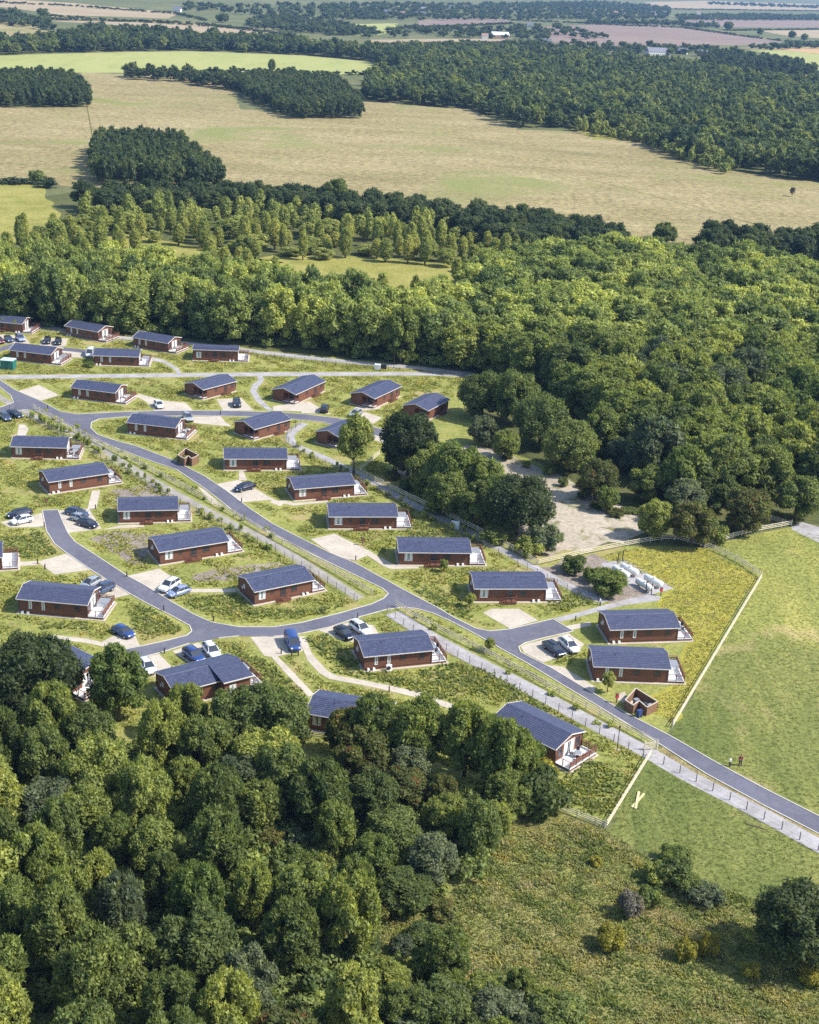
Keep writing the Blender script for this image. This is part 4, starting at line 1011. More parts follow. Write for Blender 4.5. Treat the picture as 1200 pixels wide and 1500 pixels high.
# far buildings
HB = [(577, 21, 10, 7), (590, 23, 12, 7), (606, 23, 13, 7), (621, 23, 12, 7), (620, 16, 12, 8), (682, 13, 10, 7), (662, 13, 12, 7), (567, 20, 9, 7), (732, 56, 26, 10), (710, 57, 9, 7), (776, 40, 10, 8), (957, 21, 11, 7), (973, 21, 10, 7), (1023, 21, 11, 7), (1028, 82, 12, 8), (1000, 79, 12, 8), (963, 81, 30, 12), (902, 21, 10, 7), (260, 17, 12, 9), (800, 66, 14, 8), (1040, 83, 12, 7)]
WHERE = ['left one of the close white row in the far village', 'second of the close white row in the far village', 'third of the close white row in the far village', 'right one of the close white row in the far village', 'just above the white row in the far village', 'alone right of the village trees at the top', 'left of the top village trees', 'small, at the left end of the far village', 'a long low pale-roofed barn beyond the wood', 'small, beside the long pale barn beyond the wood', 'among the dark trees at the edge of the brown field', 'left one in the hamlet at the top right', 'second in the hamlet at the top right', 'third in the hamlet, towards the long tree belt', 'pale one in the farm behind the right wood', 'left one of the farm behind the right wood', 'a wide dark shed at the farm behind the right wood', 'small, at the left end of the top right hamlet', 'alone in the pale fields at the top left', 'at the wood edge right of the barn', 'right end of the farm behind the right wood']
hm = {k: mat_plain(k, c, var=.06) for k, c in (('render_wall', (.62, .60, .56)), ('brick_wall', (.32, .20, .15)), ('slate_roof', (.14, .14, .17)), ('clay_roof', (.26, .16, .12)), ('metal_roof', (.55, .56, .57)))}
for k, (x, y, w, d) in enumerate(HB):
    t = thing('farm_building' if k in (8, 16) else 'village_house', ('pale barn, ' if k == 8 else 'dark shed, ' if k == 16 else 'far house, ') + WHERE[k], 'building', G(x, y), R((k * 37) % 50 - 25), 'far buildings of the village and farms')
    h = 4.6
    MB().box(-w/2, w/2, -d/2, d/2, 0, h).build('wall', hm['brick_wall' if k % 3 == 2 else 'render_wall'], t)
    MB().prism([(-d/2 - .4, h + .01), (d/2 + .4, h + .01), (0, h + d * .42)], 'x', -w/2 - .3, w/2 + .3).build('roof', hm['metal_roof' if k == 8 else 'clay_roof' if k % 4 == 1 else 'slate_roof'], t)
    if k not in (8, 16): MB().box(w/2 - 1.2, w/2 - .3, -.4, .4, h + d * .30, h + d * .42 + 1.0).build('chimney', hm['brick_wall'], t)
    wn = MB()
    for q in range(max(2, int(w / 3))): wn.box(-w/2 + 1 + q * 3, -w/2 + 2.2 + q * 3, -d/2 - .03, -d/2 - .003, 1.0, 2.3)
    wn.build('window', M['glass'], t)

# ------------------------------------------------------------------ the walker
def person():
    t = thing('person', 'person in a dark red jacket and dark trousers standing on the field by the road', 'person', G(1084, 1121.5), R(20))
    v = {'pel': (0, 0, .95), 'belly': (0, 0, 1.12), 'chest': (0, .02, 1.34), 'neck': (0, .01, 1.50), 'head': (0, -.02, 1.62), 'top': (0, -.01, 1.74),
         'shl': (-.19, .02, 1.43), 'ell': (-.31, .03, 1.18), 'wrl': (-.22, -.16, 1.05), 'hal': (-.17, -.22, 1.04), 'shr': (.19, .02, 1.43), 'elr': (.33, .05, 1.17), 'wrr': (.27, -.12, 1.0), 'har': (.24, -.2, .98),
         'hpl': (-.11, 0, .90), 'knl': (-.16, -.06, .50), 'anl': (-.20, .02, .09), 'tol': (-.22, -.15, .04), 'hpr': (.11, 0, .90), 'knr': (.16, -.03, .50), 'anr': (.20, .05, .09), 'tor': (.23, -.12, .04)}
    e = [('pel', 'belly'), ('belly', 'chest'), ('chest', 'neck'), ('neck', 'head'), ('head', 'top'), ('chest', 'shl'), ('shl', 'ell'), ('ell', 'wrl'), ('wrl', 'hal'), ('chest', 'shr'), ('shr', 'elr'), ('elr', 'wrr'), ('wrr', 'har'),
         ('pel', 'hpl'), ('hpl', 'knl'), ('knl', 'anl'), ('anl', 'tol'), ('pel', 'hpr'), ('hpr', 'knr'), ('knr', 'anr'), ('anr', 'tor')]
    r = {'pel': .15, 'belly': .15, 'chest': .17, 'neck': .06, 'head': .10, 'top': .06, 'shl': .08, 'ell': .055, 'wrl': .035, 'hal': .04, 'hpl': .10, 'knl': .065, 'anl': .045, 'tol': .04}
    for k in list(r):
        if k[-1] == 'l' and k not in ('pel',): r[k[:-1] + 'r'] = r[k]
    for sd_, hk in ((-1, 'hal'), (1, 'har')):          # five fingers on each hand, thumb from the side
        b = Vector(v[hk])
        for q in range(5):
            a_ = b + Vector(((q - 2) * .018, -.05 - .01 * (2 - abs(q - 2)), -.005)); k1 = hk + 'f%d' % q
            if q == 4: a_ = b + Vector((-sd_ * .05, -.02, .01))
            v[k1] = tuple(a_); v[k1 + 't'] = tuple(a_ + Vector((0, -.022, -.02))); e += [(hk, k1), (k1, k1 + 't')]; r[k1] = .009; r[k1 + 't'] = .007
    keys = list(v)
    def skin(name, kk, mat, extra=0.0, root='pel'):
        me = bpy.data.meshes.new(name); me.from_pydata([v[k] for k in kk], [(kk.index(a), kk.index(b)) for a, b in e if a in kk and b in kk], [])
        me.materials.append(mat)
        o = bpy.data.objects.new(name, me); COL.objects.link(o); o.parent = t
        md = o.modifiers.new('skin', 'SKIN')
        for k, sv in zip(kk, me.skin_vertices[0].data if me.skin_vertices else []): sv.radius = (r[k] + extra,) * 2; sv.use_root = (k == root)
        if not me.skin_vertices:
            pass
        s = o.modifiers.new('sub', 'SUBSURF'); s.levels = s.render_levels = 1
        return o
    body = skin('body', keys, M['skin'])
    return t, skin, v
def person_build():
    t, skin, v = person()
    skin('jacket', ['pel', 'belly', 'chest', 'shl', 'ell', 'wrl', 'shr', 'elr', 'wrr'], M['coat'], .022, 'chest')
    skin('trousers', ['pel', 'hpl', 'knl', 'anl', 'hpr', 'knr', 'anr'], M['trousers'], .018)
    MB().tube([(0, .01, 1.66), (0, .01, 1.72), (0, .01, 1.77)], [.118, .11, .05], 12).build('hair', M['hair'], t, True)
    for x in (-.21, .215): MB().box(x - .06, x + .06, -.2, .1, .0, .10, (.01, .02)).build('shoe', M['dark'], t)
person_build()

# ================================================================== VEGETATION
def sphere_pts(rng, n):
    v = rng.normal(size=(n, 3)); return v / np.linalg.norm(v, axis=1, keepdims=True)
def lobes_of(rng, shape, H, Rr, nl):
    C, Q = [], []
    if shape == 'cone':
        for k in range(nl):
            z = H * (.16 + .80 * (k + .5) / nl); rr = Rr * (.22 + .78 * math.sin(math.pi * min(1, .16 + .80 * (k + .5) / nl)) ** .8); a = k * 2.4 + rng.uniform(-.4, .4)
            C.append((math.cos(a) * rr * .42, math.sin(a) * rr * .42, z)); Q.append(rr * rng.uniform(.5, .68) + .12)
    else:
        zc, hz = {'round': (.52, .45), 'tall': (.62, .37), 'bush': (.44, .44), 'flat': (.52, .42)}[shape]
        for k in range(nl):
            t = (k + .5) / nl; el = -.85 + 1.8 * t + rng.uniform(-.1, .1); el = max(-.8, min(1.0, el)); a = k * 2.4 + rng.uniform(-.5, .5)
            ch = math.sqrt(max(0, 1 - el * el)); rl = Rr * rng.uniform(.26, .48) * (1.0 if el > -.2 else .85)
            C.append((math.cos(a) * ch * (Rr - rl * .75), math.sin(a) * ch * (Rr - rl * .75), zc * H + el * (hz * H - rl * .5))); Q.append(rl)
        C.append((0, 0, zc * H)); Q.append(Rr * .55)
    return np.array(C), np.array(Q)
def crown_arrays(rng, shape, H, Rr, nl, n, leaf, lod=False, spiky=.25, lob=1.0):
    C, Q = lobes_of(rng, shape, H, Rr, nl); Q = Q * lob
    w = Q ** 2 / (Q ** 2).sum(); lid = rng.choice(len(Q), n, p=w)
    d = sphere_pts(rng, n); d[:, 2] = np.where(d[:, 2] < -.5, -d[:, 2], d[:, 2])
    sub = 1 + .16 * np.sin(d[:, 0] * 5 + lid) * np.sin(d[:, 1] * 5 + lid * 2) + .08 * np.sin(d[:, 2] * 9 + lid * 3)
    rad = Q[lid] * rng.uniform(.80, 1.10, n) * sub
    P = C[lid] + d * rad[:, None]
    P[:, 2] = np.maximum(P[:, 2], .25)
    keep = np.ones(n, bool)
    for c, q in zip(C, Q): keep &= ~(np.linalg.norm(P - c, axis=1) < .70 * q)
    P, d = P[keep], d[keep]; m = len(P)
    nrm = d + rng.normal(size=(m, 3)) * .45 + np.array([0, 0, .45]); nrm /= np.linalg.norm(nrm, axis=1, keepdims=True)
    t = np.cross(nrm, rng.normal(size=(m, 3))); t /= np.linalg.norm(t, axis=1, keepdims=True) + 1e-9; b = np.cross(nrm, t)
    s = leaf * rng.uniform(.6, 1.35, m)[:, None]
    sp = rng.random(m) < spiky                               # sprays that stick out of the crown
    od = d + rng.normal(size=(m, 3)) * .35 + np.array([0, 0, .5]); od /= np.linalg.norm(od, axis=1, keepdims=True)
    t = np.where(sp[:, None], od * 1.5, t); b2 = np.cross(od, nrm); b2 /= np.linalg.norm(b2, axis=1, keepdims=True) + 1e-9
    b = np.where(sp[:, None], b2 * .7, b)
    V = np.stack([P - t * s, P - b * s * .58 + nrm * s * .12, P + t * s, P + b * s * .58 + nrm * s * .12], 1).reshape(-1, 3)
    F = np.arange(4 * m).reshape(-1, 4)
    # opaque leafy heart of every lobe so that the crown closes
    a, e = (5, 3) if lod else (8, 5)
    sv, sf = [], []
    for i in range(e + 1):
        for j in range(a):
            ph = math.pi * i / e; th = 2 * math.pi * j / a; sv.append((math.sin(ph) * math.cos(th), math.sin(ph) * math.sin(th), math.cos(ph)))
    for i in range(e):
        for j in range(a): sf.append((i*a + j, (i+1)*a + j, (i+1)*a + (j+1) % a, i*a + (j+1) % a))
    sv, sf = np.array(sv), np.array(sf)
    VV, FF, off = [V], [F], len(V)
    for c, q in zip(C, Q):
        VV.append(c + sv * q * .76 * (1 + .12 * rng.normal(size=(len(sv), 1)))); FF.append(sf + off); off += len(sv)
    return np.concatenate(VV), np.concatenate(FF)
def trunk_mesh(rng, H, Rr, kind):
    mb = MB(); r = .022 * H + .04; top = H * (.55 if kind != 'cone' else .9)
    bend = [(rng.uniform(-.02, .02) * H * i, rng.uniform(-.02, .02) * H * i) for i in range(4)]
    mb.tube([(bend[i][0], bend[i][1], top * i / 3) for i in range(4)], [r * 1.25, r, r * .75, r * .4], 7)
    if kind != 'cone':
        for k in range(5):
            a = k * 1.3 + rng.uniform(0, .6); z = H * rng.uniform(.22, .4); q = Rr * rng.uniform(.5, .75)
            mb.tube([(bend[1][0] * .6, bend[1][1] * .6, z), (math.cos(a) * q * .5, math.sin(a) * q * .5, z + H * .12), (math.cos(a) * q, math.sin(a) * q, z + H * .26)], [r * .5, r * .35, r * .16], 5)
    me = bpy.data.meshes.new('trunk'); me.from_pydata(mb.v, [], mb.f); me.materials.append(M['bark']); me.shade_smooth(); return me
TREES = {}
def tree_variants(key, shape, H, Rr, nl, n, leaf, count, spiky=.25, lob=1.0):
    out = []
    for k in range(count):
        rng = np.random.default_rng(hash_(key) + k)
        V, F = crown_arrays(rng, shape, H * rng.uniform(.92, 1.08), Rr * rng.uniform(.9, 1.1), nl + int(rng.integers(-2, 3)), n, leaf, False, spiky, lob)
        me = np_mesh('crown', V, F); me.materials.append(ML['deep'])
        out.append((me, trunk_mesh(rng, H, Rr, shape)))
    TREES[key] = (out, H, Rr)
def hash_(s): return sum(ord(c) * (i + 3) for i, c in enumerate(s))
tree_variants('round', 'round', 10, 4.6, 17, 10500, .27, 6)
tree_variants('ragged', 'round', 10, 4.6, 38, 11000, .27, 5, .5, .66)
tree_variants('tall', 'tall', 13, 4.2, 16, 9500, .27, 2)
tree_variants('big', 'flat', 13, 6.2, 26, 14500, .29, 3)
tree_variants('cone', 'cone', 10, 2.5, 24, 4600, .24, 6, .35, .8)
tree_variants('bush', 'bush', 3, 2.0, 9, 2600, .17, 4)
tree_variants('mid', 'round', 14, 5.2, 22, 7500, .36, 6, .35, .9)
def plant_tree(key, p, H, Rr, leaf, label, group=None, cat='tree', name='broadleaf_tree', trunk=True, i=[0]):
    i[0] += 1
    L, h0, r0 = TREES[key]; cm, tm = L[i[0] % len(L)]
    t = thing(name, label, cat, p, (i[0] * 2.399) % 6.28, group); sx, sz = Rr / r0, H / h0
    t.scale = (sx, sx, sz)
    c = add('crown', cm, None, t); c.material_slots[0].link = 'OBJECT'; c.material_slots[0].material = ML[leaf]
    if trunk: add('trunk', tm, None, t)
    return t
# single trees and bushes, read off the photograph: base pixel, height, radius
for key, px, H, Rr, leaf, label in [
 ('tall', (518, 697), 13.2, 3.5, 'fresh', 'tall single tree with a bare lower trunk beside the footpath fence'),
 ('big', (597, 696), 13.0, 6.2, 'shade', 'wide dark tree with two stems showing, right of the tall single tree'),
 ('round', (640, 708), 9.5, 4.2, 'fresh', 'mid green tree against the wide dark two-stemmed one'),
 ('round', (668, 736), 11.5, 5.0, 'fresh', 'bushy tree in the middle of the belt above the footpath fence'),
 ('round', (705, 745), 11.0, 4.8, 'fresh', 'lighter green tree left of the large dark one by the sandy clearing'),
 ('big', (757, 783), 12.0, 6.0, 'shade', 'large dark tree at the lower end of the belt, by the sandy clearing'),
 ('round', (625, 722), 8.5, 4.2, 'deep', 'low dark tree in the belt just above the footpath fence, below the two-stemmed one'),
 ('round', (652, 755), 8.0, 4.0, 'deep', 'dark tree in the belt standing close to the footpath fence at its middle'),
 ('round', (700, 772), 9.0, 4.4, 'deep', 'dark tree in the belt left of the large dark one, close to the fence'),
 ('round', (728, 768), 9.5, 4.2, 'fresh', 'mid green tree in the belt touching the large dark one'),
 ('bush', (600, 718), 2.6, 2.4, 'deep', 'undergrowth bush below the two-stemmed dark tree at the fence'),
 ('bush', (640, 750), 2.8, 2.4, 'fresh', 'light bush at the fence under the middle of the tree belt'),
 ('bush', (722, 795), 3.2, 2.8, 'deep', 'dark bush at the fence left under the large dark tree'),
 ('bush', (775, 812), 3.2, 2.6, 'fresh', 'light bush at the fence under the large dark tree'),
 ('bush', (575, 702), 2.0, 1.8, 'autumn', 'brownish bush beside the short fence at the tall single tree'),
 ('bush', (797, 806), 5.0, 3.6, 'grey', 'greyish bush at the foot of the large dark tree by the sandy clearing'),
 ('round', (740, 672), 6.8, 3.2, 'fresh', 'small round light green tree alone at the top of the sandy clearing'),
 ('round', (706, 652), 7.0, 3.4, 'grey', 'small grey green tree left of the little round one at the clearing'),
 ('big', (706, 612), 11.5, 5.6, 'deep', 'dark copse tree nearest the rightmost veranda lodge'),
 ('big', (752, 622), 12.5, 5.6, 'deep', 'dark copse tree, second from the veranda lodge'),
 ('big', (790, 655), 12.5, 5.6, 'deep', 'tall dark copse tree above the top of the sandy clearing'),
 ('big', (832, 690), 11.5, 5.6, 'deep', 'very dark copse tree overhanging the right bank of the clearing'),
 ('round', (878, 668), 11.5, 5.0, 'fresh', 'lighter green tree standing out at the right end of the dark copse'),
 ('round', (915, 690), 8.0, 4.4, 'grey', 'pale grey green tree behind the reddish one at the clearing'),
 ('round', (872, 732), 8.0, 3.8, 'autumn', 'tree turning red at the right bank of the sandy clearing'),
 ('round', (888, 749), 4.8, 2.3, 'fresh', 'small low tree casting its shadow on the sandy clearing'),
 ('round', (945, 735), 8.0, 4.2, 'deep', 'dark tree behind the right end of the sandy clearing'),
 ('round', (957, 789), 7.4, 3.5, 'fresh', 'bright light green tree at the lower right tip of the clearing'),
 ('round', (1012, 800), 9.0, 4.6, 'autumn', 'olive tree at the corner where three rail fences meet'),
 ('round', (1090, 780), 9.5, 4.8, 'autumn', 'tree with a reddish top above the rail fence of the mown field'),
 ('bush', (1045, 795), 4.5, 3.0, 'deep', 'low dark bush between the olive and the reddish tree at the rail fence'),
 ('round', (1000, 765), 8.0, 4.0, 'grey', 'grey green tree behind the olive one at the fence corner'),
 ('round', (1045, 755), 9.0, 4.8, 'deep', 'dark tree behind the gap in the rail fence trees'),
 ('round', (1165, 762), 8.5, 4.4, 'deep', 'dark tree above the gravel track end at the right edge'),
 ('bush', (840, 838), 3.2, 2.7, 'deep', 'round dark bush left of the gas tanks'),
 ('round', (890, 872), 4.8, 3.2, 'fresh', 'small spreading tree in front of the gas tanks'),
 ('bush', (868, 852), 3.0, 2.0, 'fresh', 'yellow green bush behind the small tree at the gas tanks'),
 ('big', (1163, 1408), 8.8, 5.2, 'shade', 'big round dark tree at the lower right edge'),
 ('bush', (893, 1388), 2.8, 1.9, 'yellow', 'yellow bush in the foreground grass, the left one'),
 ('bush', (1003, 1405), 2.6, 1.4, 'yellow', 'yellow bush in the foreground grass, left one of a close pair'),
 ('bush', (1037, 1397), 2.9, 1.3, 'yellow', 'yellow bush in the foreground grass, right one of a close pair'),
 ('bush', (988, 1262), 2.2, 1.8, 'fresh', 'topmost bush of the diagonal bush row in the foreground grass'),
 ('bush', (962, 1290), 2.4, 1.9, 'fresh', 'light bush on the left of the diagonal bush row'),
 ('bush', (990, 1292), 3.2, 2.3, 'deep', 'tallest dark bush in the diagonal bush row'),
 ('bush', (1012, 1312), 2.4, 1.9, 'deep', 'dark bush in the lower middle of the diagonal bush row'),
 ('bush', (1034, 1322), 2.2, 2.0, 'grey', 'greyish bush at the lower right end of the diagonal bush row'),
 ('bush', (922, 1340), 3.2, 1.7, 'bare', 'leafless grey bush between the yellow bush and the bush row'),
 ('bush', (950, 1325), 2.4, 1.6, 'fresh', 'green bush right of the leafless grey bush'),
 ('bush', (1188, 1440), 2.4, 1.5, 'yellow', 'yellowish bush at the right edge below the big dark tree'),
 ('bush', (1098, 1430), 1.8, 1.0, 'yellow', 'smallest yellow bush, between the close pair and the big dark tree'),
 ('bush', (873, 1268), 1.3, .8, 'yellow', 'tiny pale shrub in the brown grass below the fence corner'),
 ('big', (52, 1052), 13.2, 5.9, 'shade', 'very large dark tree at the left edge, hiding most of a lodge'),
 ('round', (174, 1056), 12.0, 4.2, 'fresh', 'tall two-headed tree in front of the parked cars, right of the large dark one'),
 ('round', (345, 1100), 9.5, 4.2, 'deep', 'dark tree in front of the cross wing lodge'),
 ('round', (398, 1104), 9.2, 4.6, 'deep', 'dark tree just right of the cross wing lodge front'),
 ('ragged', (274, 1080), 8.2, 3.0, 'fresh', 'small tree in front of the left half of the cross wing lodge'),
 ('ragged', (510, 1114), 8.4, 3.6, 'autumn', 'dark reddish tree hiding the end of the half hidden lodge'),
 ('ragged', (548, 1119), 11.0, 4.2, 'deep', 'dark green tree hiding the right half of the half hidden lodge'),
 ('ragged', (610, 1124), 10.5, 4.2, 'fresh', 'green tree at the top of the wood below the footpath bend'),
 ('ragged', (680, 1136), 11.2, 4.2, 'fresh', 'bright green tree at the top of the wood beside the open deck lodge roof'),
 ('ragged', (728, 1160), 11.0, 3.8, 'fresh', 'green tree in front of the open deck lodge'),
 ('ragged', (752, 1152), 9.4, 3.2, 'fresh', 'narrow green tree covering the left part of the open deck lodge roof'),
 ('ragged', (772, 1142), 6.4, 2.7, 'fresh', 'small green tree against the long wall of the open deck lodge'),
 ('bush', (790, 1152), 4.2, 2.4, 'yellow', 'yellowish tall bush against the wall of the open deck lodge'),
 ('bush', (788, 1188), 6.2, 4.0, 'deep', 'round dark shrub at the corner of the wood below the open deck'),
 ('bush', (268, 678), 1.6, 1.2, 'fresh', 'small bush behind the small bin store'),
 ('bush', (131, 538), 1.5, 1.5, 'fresh', 'small green bush at the left end of a far lodge'),
 ('tall', (890, 1014), 3.4, .95, 'birch', 'slim sapling in front of the lodge above the wooden bin store'),
 ('tall', (688, 890), 2.6, .9, 'birch', 'slim sapling at the left end of the lodge facing the side road bay'),
 ('tall', (717, 955), 2.4, .8, 'birch', 'slim sapling at the rail fence below the junction'),
 ('tall', (650, 838), 2.4, .8, 'birch', 'slim sapling right of the lodge at the footpath fence'),
 ('tall', (6, 483), 3.4, 1.0, 'birch', 'pale sapling before the lodge cut by the left edge'),
 ('tall', (23, 486), 3.2, 1.0, 'birch', 'pale sapling right of another, before the lodge cut by the left edge'),
 ('round', (398, 105), 10, 3.4, 'deep', 'lone tree standing in the light green field'),
 ('bush', (427, 107), 6, 5.0, 'deep', 'round dark bush at the lower edge of the light green field'),
 ('round', (490, 312), 13, 5.8, 'deep', 'large dark tree at the edge of the hay field, left of centre'),
 ('round', (972, 362), 10, 5.0, 'deep', 'lone dark round tree at the near edge of the hay field'),
 ('tall', (1160, 288), 4.6, 1.3, 'bare', 'thin lone tree in the hay field at the right'),
 ('round', (1067, 44), 15, 9, 'deep', 'broad hedgerow tree above the brown field at the top right'),
 ('round', (1027, 40), 12, 6.5, 'deep', 'smaller hedgerow tree left of the broad one at the top right'),
 ('round', (1113, 52), 14, 6.5, 'deep', 'upright hedgerow tree right of the broad one at the top right'),
 ('round', (1160, 57), 13, 7, 'deep', 'left one of two round trees at the far right hedgerow'),
 ('round', (1178, 60), 13, 7, 'deep', 'right one of two round trees at the far right hedgerow'),
 ('round', (63, 25), 12, 9, 'deep', 'lone tree in the far pale fields at the top left'),
 ('round', (326, 33), 12, 9, 'deep', 'tree on the far hedge line right of the pale fields'),
 ('bush', (55, 269), 6, 4.0, 'deep', 'dark bush at the left edge of the hay field above the glade'),
]:
    nm = 'shrub' if key == 'bush' else 'sapling' if 'sapling' in label else 'broadleaf_tree'
    plant_tree(key, G(*px), H, Rr, leaf, label, None, 'bush' if key == 'bush' else 'tree', nm, key != 'bush')

def scatter(px, spacing, seed=0, tries=40, holes=()):
    W_ = np.array([(p.x, p.y) for p in GP(px)]); lo, hi = W_.min(0), W_.max(0); rng = np.random.default_rng(seed)
    n = int((hi - lo).prod() / spacing ** 2 * 7) + 10
    P = rng.uniform(lo, hi, (n, 2)); P = P[pip(P, W_)]
    for h in holes: P = P[~pip(P, np.array([(q.x, q.y) for q in GP(h)]))]
    out = []; cell = {}
    for p in P:
        k = (int(p[0] // spacing), int(p[1] // spacing)); ok = True
        for a in (-1, 0, 1):
            for b in (-1, 0, 1):
                for q in cell.get((k[0] + a, k[1] + b), ()):
                    if (q[0] - p[0]) ** 2 + (q[1] - p[1]) ** 2 < spacing ** 2: ok = False
        if ok: cell.setdefault(k, []).append(p); out.append(p)
    return np.array(out)
# --- the wood at the bottom: every tree a thing
HERO = np.array([tuple(G(*p)[:2]) for p in ((52, 1052), (174, 1056), (345, 1100), (398, 1104), (512, 1112), (610, 1120), (680, 1132), (728, 1160), (788, 1188), (548, 1119), (752, 1152))])
BW = [(-110, 1085), (30, 1085), (110, 1105), (220, 1100), (300, 1130), (420, 1145), (470, 1155), (520, 1145), (600, 1145), (690, 1160), (740, 1180), (752, 1195), (735, 1215), (700, 1280), (640, 1312), (570, 1340), (515, 1350), (480, 1392), (600, 1418), (700, 1448), (790, 1500), (880, 1560), (960, 1720), (960, 1900), (-170, 1900)]
OPEN = [(405, 1140), (490, 1140), (520, 1190), (470, 1215), (420, 1200)]
OPEN2 = [(320, 1235), (470, 1250), (500, 1310), (430, 1330), (330, 1290)]
BW_ = P_BW = None
P = scatter(BW, 5.0, 3, holes=(OPEN, OPEN2))
rng = np.random.default_rng(5)
KINDS = [('deep', 'dark green round tree in the dense wood at the bottom of the photo'), ('fresh', 'lighter yellow green tree in the dense wood at the bottom of the photo'), ('grey', 'grey green tree in the dense wood at the bottom of the photo'), ('autumn', 'olive tree with reddish patches in the dense wood at the bottom of the photo'), ('birch', 'pale olive yellow tree in the dense wood at the bottom of the photo')]
for p in P:
    if np.min(np.linalg.norm(HERO - p, axis=1)) < 3.6: continue
    if not in_view(p[0], p[1], 6, 90): continue
    k = rng.choice(5, p=[.36, .41, .09, .07, .07]); H = rng.uniform(6.8, 11.2); leaf, lb = KINDS[k]
    right = p[0] > -2 and p[1] < 152
    if right: H *= rng.uniform(.50, .78)
    plant_tree('ragged' if rng.random() < .55 else 'round', (p[0], p[1], 0), H, rng.uniform(2.5, 4.2) * (1 if not right else .85), leaf, lb, ['dark', 'light', 'grey green', 'reddish', 'pale'][k] + ' trees of the wood at the bottom')
for poly, sp, sd_, lb, gp, leaf, hh in [(OPEN, 2.6, 4, 'low shrub in the small gap of the bottom wood, below the half hidden lodge', 'low shrubs in the upper gap of the bottom wood', ('autumn', 'fresh', 'deep'), 2.6), (OPEN2, 3.0, 6, 'low shrub in the hollow of the bottom wood, left of the tall dark trees', 'low shrubs in the hollow of the bottom wood', ('autumn', 'fresh', 'grey'), 3.0)]:
    for q, p in enumerate(scatter(poly, sp, sd_)):
        plant_tree('bush', (p[0], p[1], 0), rng.uniform(.7, 1.25) * hh, rng.uniform(1.3, 2.2), leaf[q % 3], lb, gp, 'bush', 'shrub', False)
EDGE = [(700, 1215), (735, 1215), (700, 1285), (640, 1316), (570, 1346), (515, 1352), (520, 1395), (600, 1432), (700, 1492), (780, 1560), (640, 1400), (660, 1330)]
for q, p in enumerate(scatter(EDGE, 3.2, 12)):
    plant_tree('bush', (p[0], p[1], 0), rng.uniform(1.4, 3.2), rng.uniform(1.2, 2.0), ('deep', 'fresh', 'autumn', 'grey')[q % 4], 'scrubby shrub along the edge between the bottom wood and the brown grass', 'shrubs at the edge of the bottom wood', 'bush', 'shrub', False)

LOW = [(560, 1452), (650, 1452), (720, 1468), (800, 1490), (850, 1520), (840, 1580), (700, 1580), (560, 1520)]
for q, p in enumerate(scatter(LOW, 3.3, 15)):
    plant_tree('ragged', (p[0], p[1], 0), rng.uniform(3.6, 5.8), rng.uniform(1.9, 3.0), ('deep', 'fresh', 'grey', 'fresh')[q % 4], 'low bushy tree at the bottom edge where the wood runs out into grass', 'low trees at the bottom edge of the photo')
BANK = [(705, 648), (735, 652), (790, 684), (850, 706), (905, 736), (930, 752), (920, 766), (880, 748), (840, 730), (775, 692), (725, 662)]
for q, p in enumerate(scatter(BANK, 3.6, 14)):
    if rng.random() < .6: plant_tree('bush', (p[0], p[1], 0), rng.uniform(.7, 2.2), rng.uniform(.9, 1.9), ('deep', 'fresh', 'grey', 'autumn')[q % 4], 'low scrub bush on the right bank of the sandy clearing', 'scrub on the bank of the sandy clearing', 'bush', 'shrub', False)
# --- the woods beyond the park: nearest trees as things, the mass behind as stuff
LEFTW = [(-120, 418), (0, 418), (150, 425), (300, 440), (420, 455), (520, 470), (600, 500), (640, 537), (500, 523), (420, 512), (180, 488), (-120, 466)]
RIGHTW = [(590, 495), (640, 470), (720, 420), (800, 402), (900, 402), (1000, 408), (1100, 415), (1450, 490), (1450, 745), (1200, 738), (1120, 742), (1040, 742), (985, 742), (945, 705), (900, 655), (860, 625), (800, 585), (740, 560), (700, 545), (650, 540)]
BIRCHW = [(-120, 395), (0, 385), (60, 340), (140, 312), (330, 306), (480, 322), (640, 345), (740, 362), (770, 390), (710, 415), (640, 462), (590, 490), (520, 465), (420, 450), (300, 435), (150, 420), (-120, 414)]
GLADE = [[(360, 398), (430, 384), (500, 392), (570, 384), (640, 390), (676, 398), (655, 428), (600, 446), (520, 458), (470, 440), (425, 424)], [(125, 340), (200, 352), (330, 372), (400, 385), (300, 388), (180, 368)], [(-70, 280), (30, 280), (75, 300), (90, 335), (60, 356), (-70, 350)]]
HEDGE1 = [(120, 304), (330, 298), (480, 308), (700, 332), (900, 360), (915, 376), (760, 380), (640, 345), (480, 326), (330, 314), (140, 320)]
HEDGE2 = [(1030, 366), (1200, 370), (1450, 410), (1450, 440), (1200, 388), (1030, 382)]
cand = []
for poly, sp, seed, key, hr, rr, holes in [(LEFTW, 6.0, 21, 'mid', (13.5, 17), (4.0, 5.4), ()), (RIGHTW, 6.2, 22, 'mid', (12.0, 15.5), (4.6, 6.4), ()), (BIRCHW, 5.4, 23, 'cone', (5.5, 11.5), (1.7, 2.7), GLADE), (HEDGE1, 6.0, 24, 'mid', (9, 12), (4, 5.5), GLADE), (HEDGE2, 6.0, 25, 'mid', (9, 12), (4, 5.2), ())]:
    for p in scatter(poly, sp, seed, holes=holes):
        if not in_view(p[0], p[1], 8, 110): continue
        if seed == 23 and vnoise(np.array([p]), 26)[0] < -.25 and rng.random() < .8: continue
        k2 = key
        if key == 'cone' and rng.random() < .22: k2 = 'mid'
        H = rng.uniform(*hr) * (rng.uniform(.35, .9) if k2 != key else 1)
        cand.append((k2, p[0], p[1], H, rng.uniform(*rr) if k2 == key else rng.uniform(3, 4.5), seed))
near = sorted([c for c in cand if c[0] == 'mid' and c[5] in (21, 22)], key=lambda c: c[2])[:105]
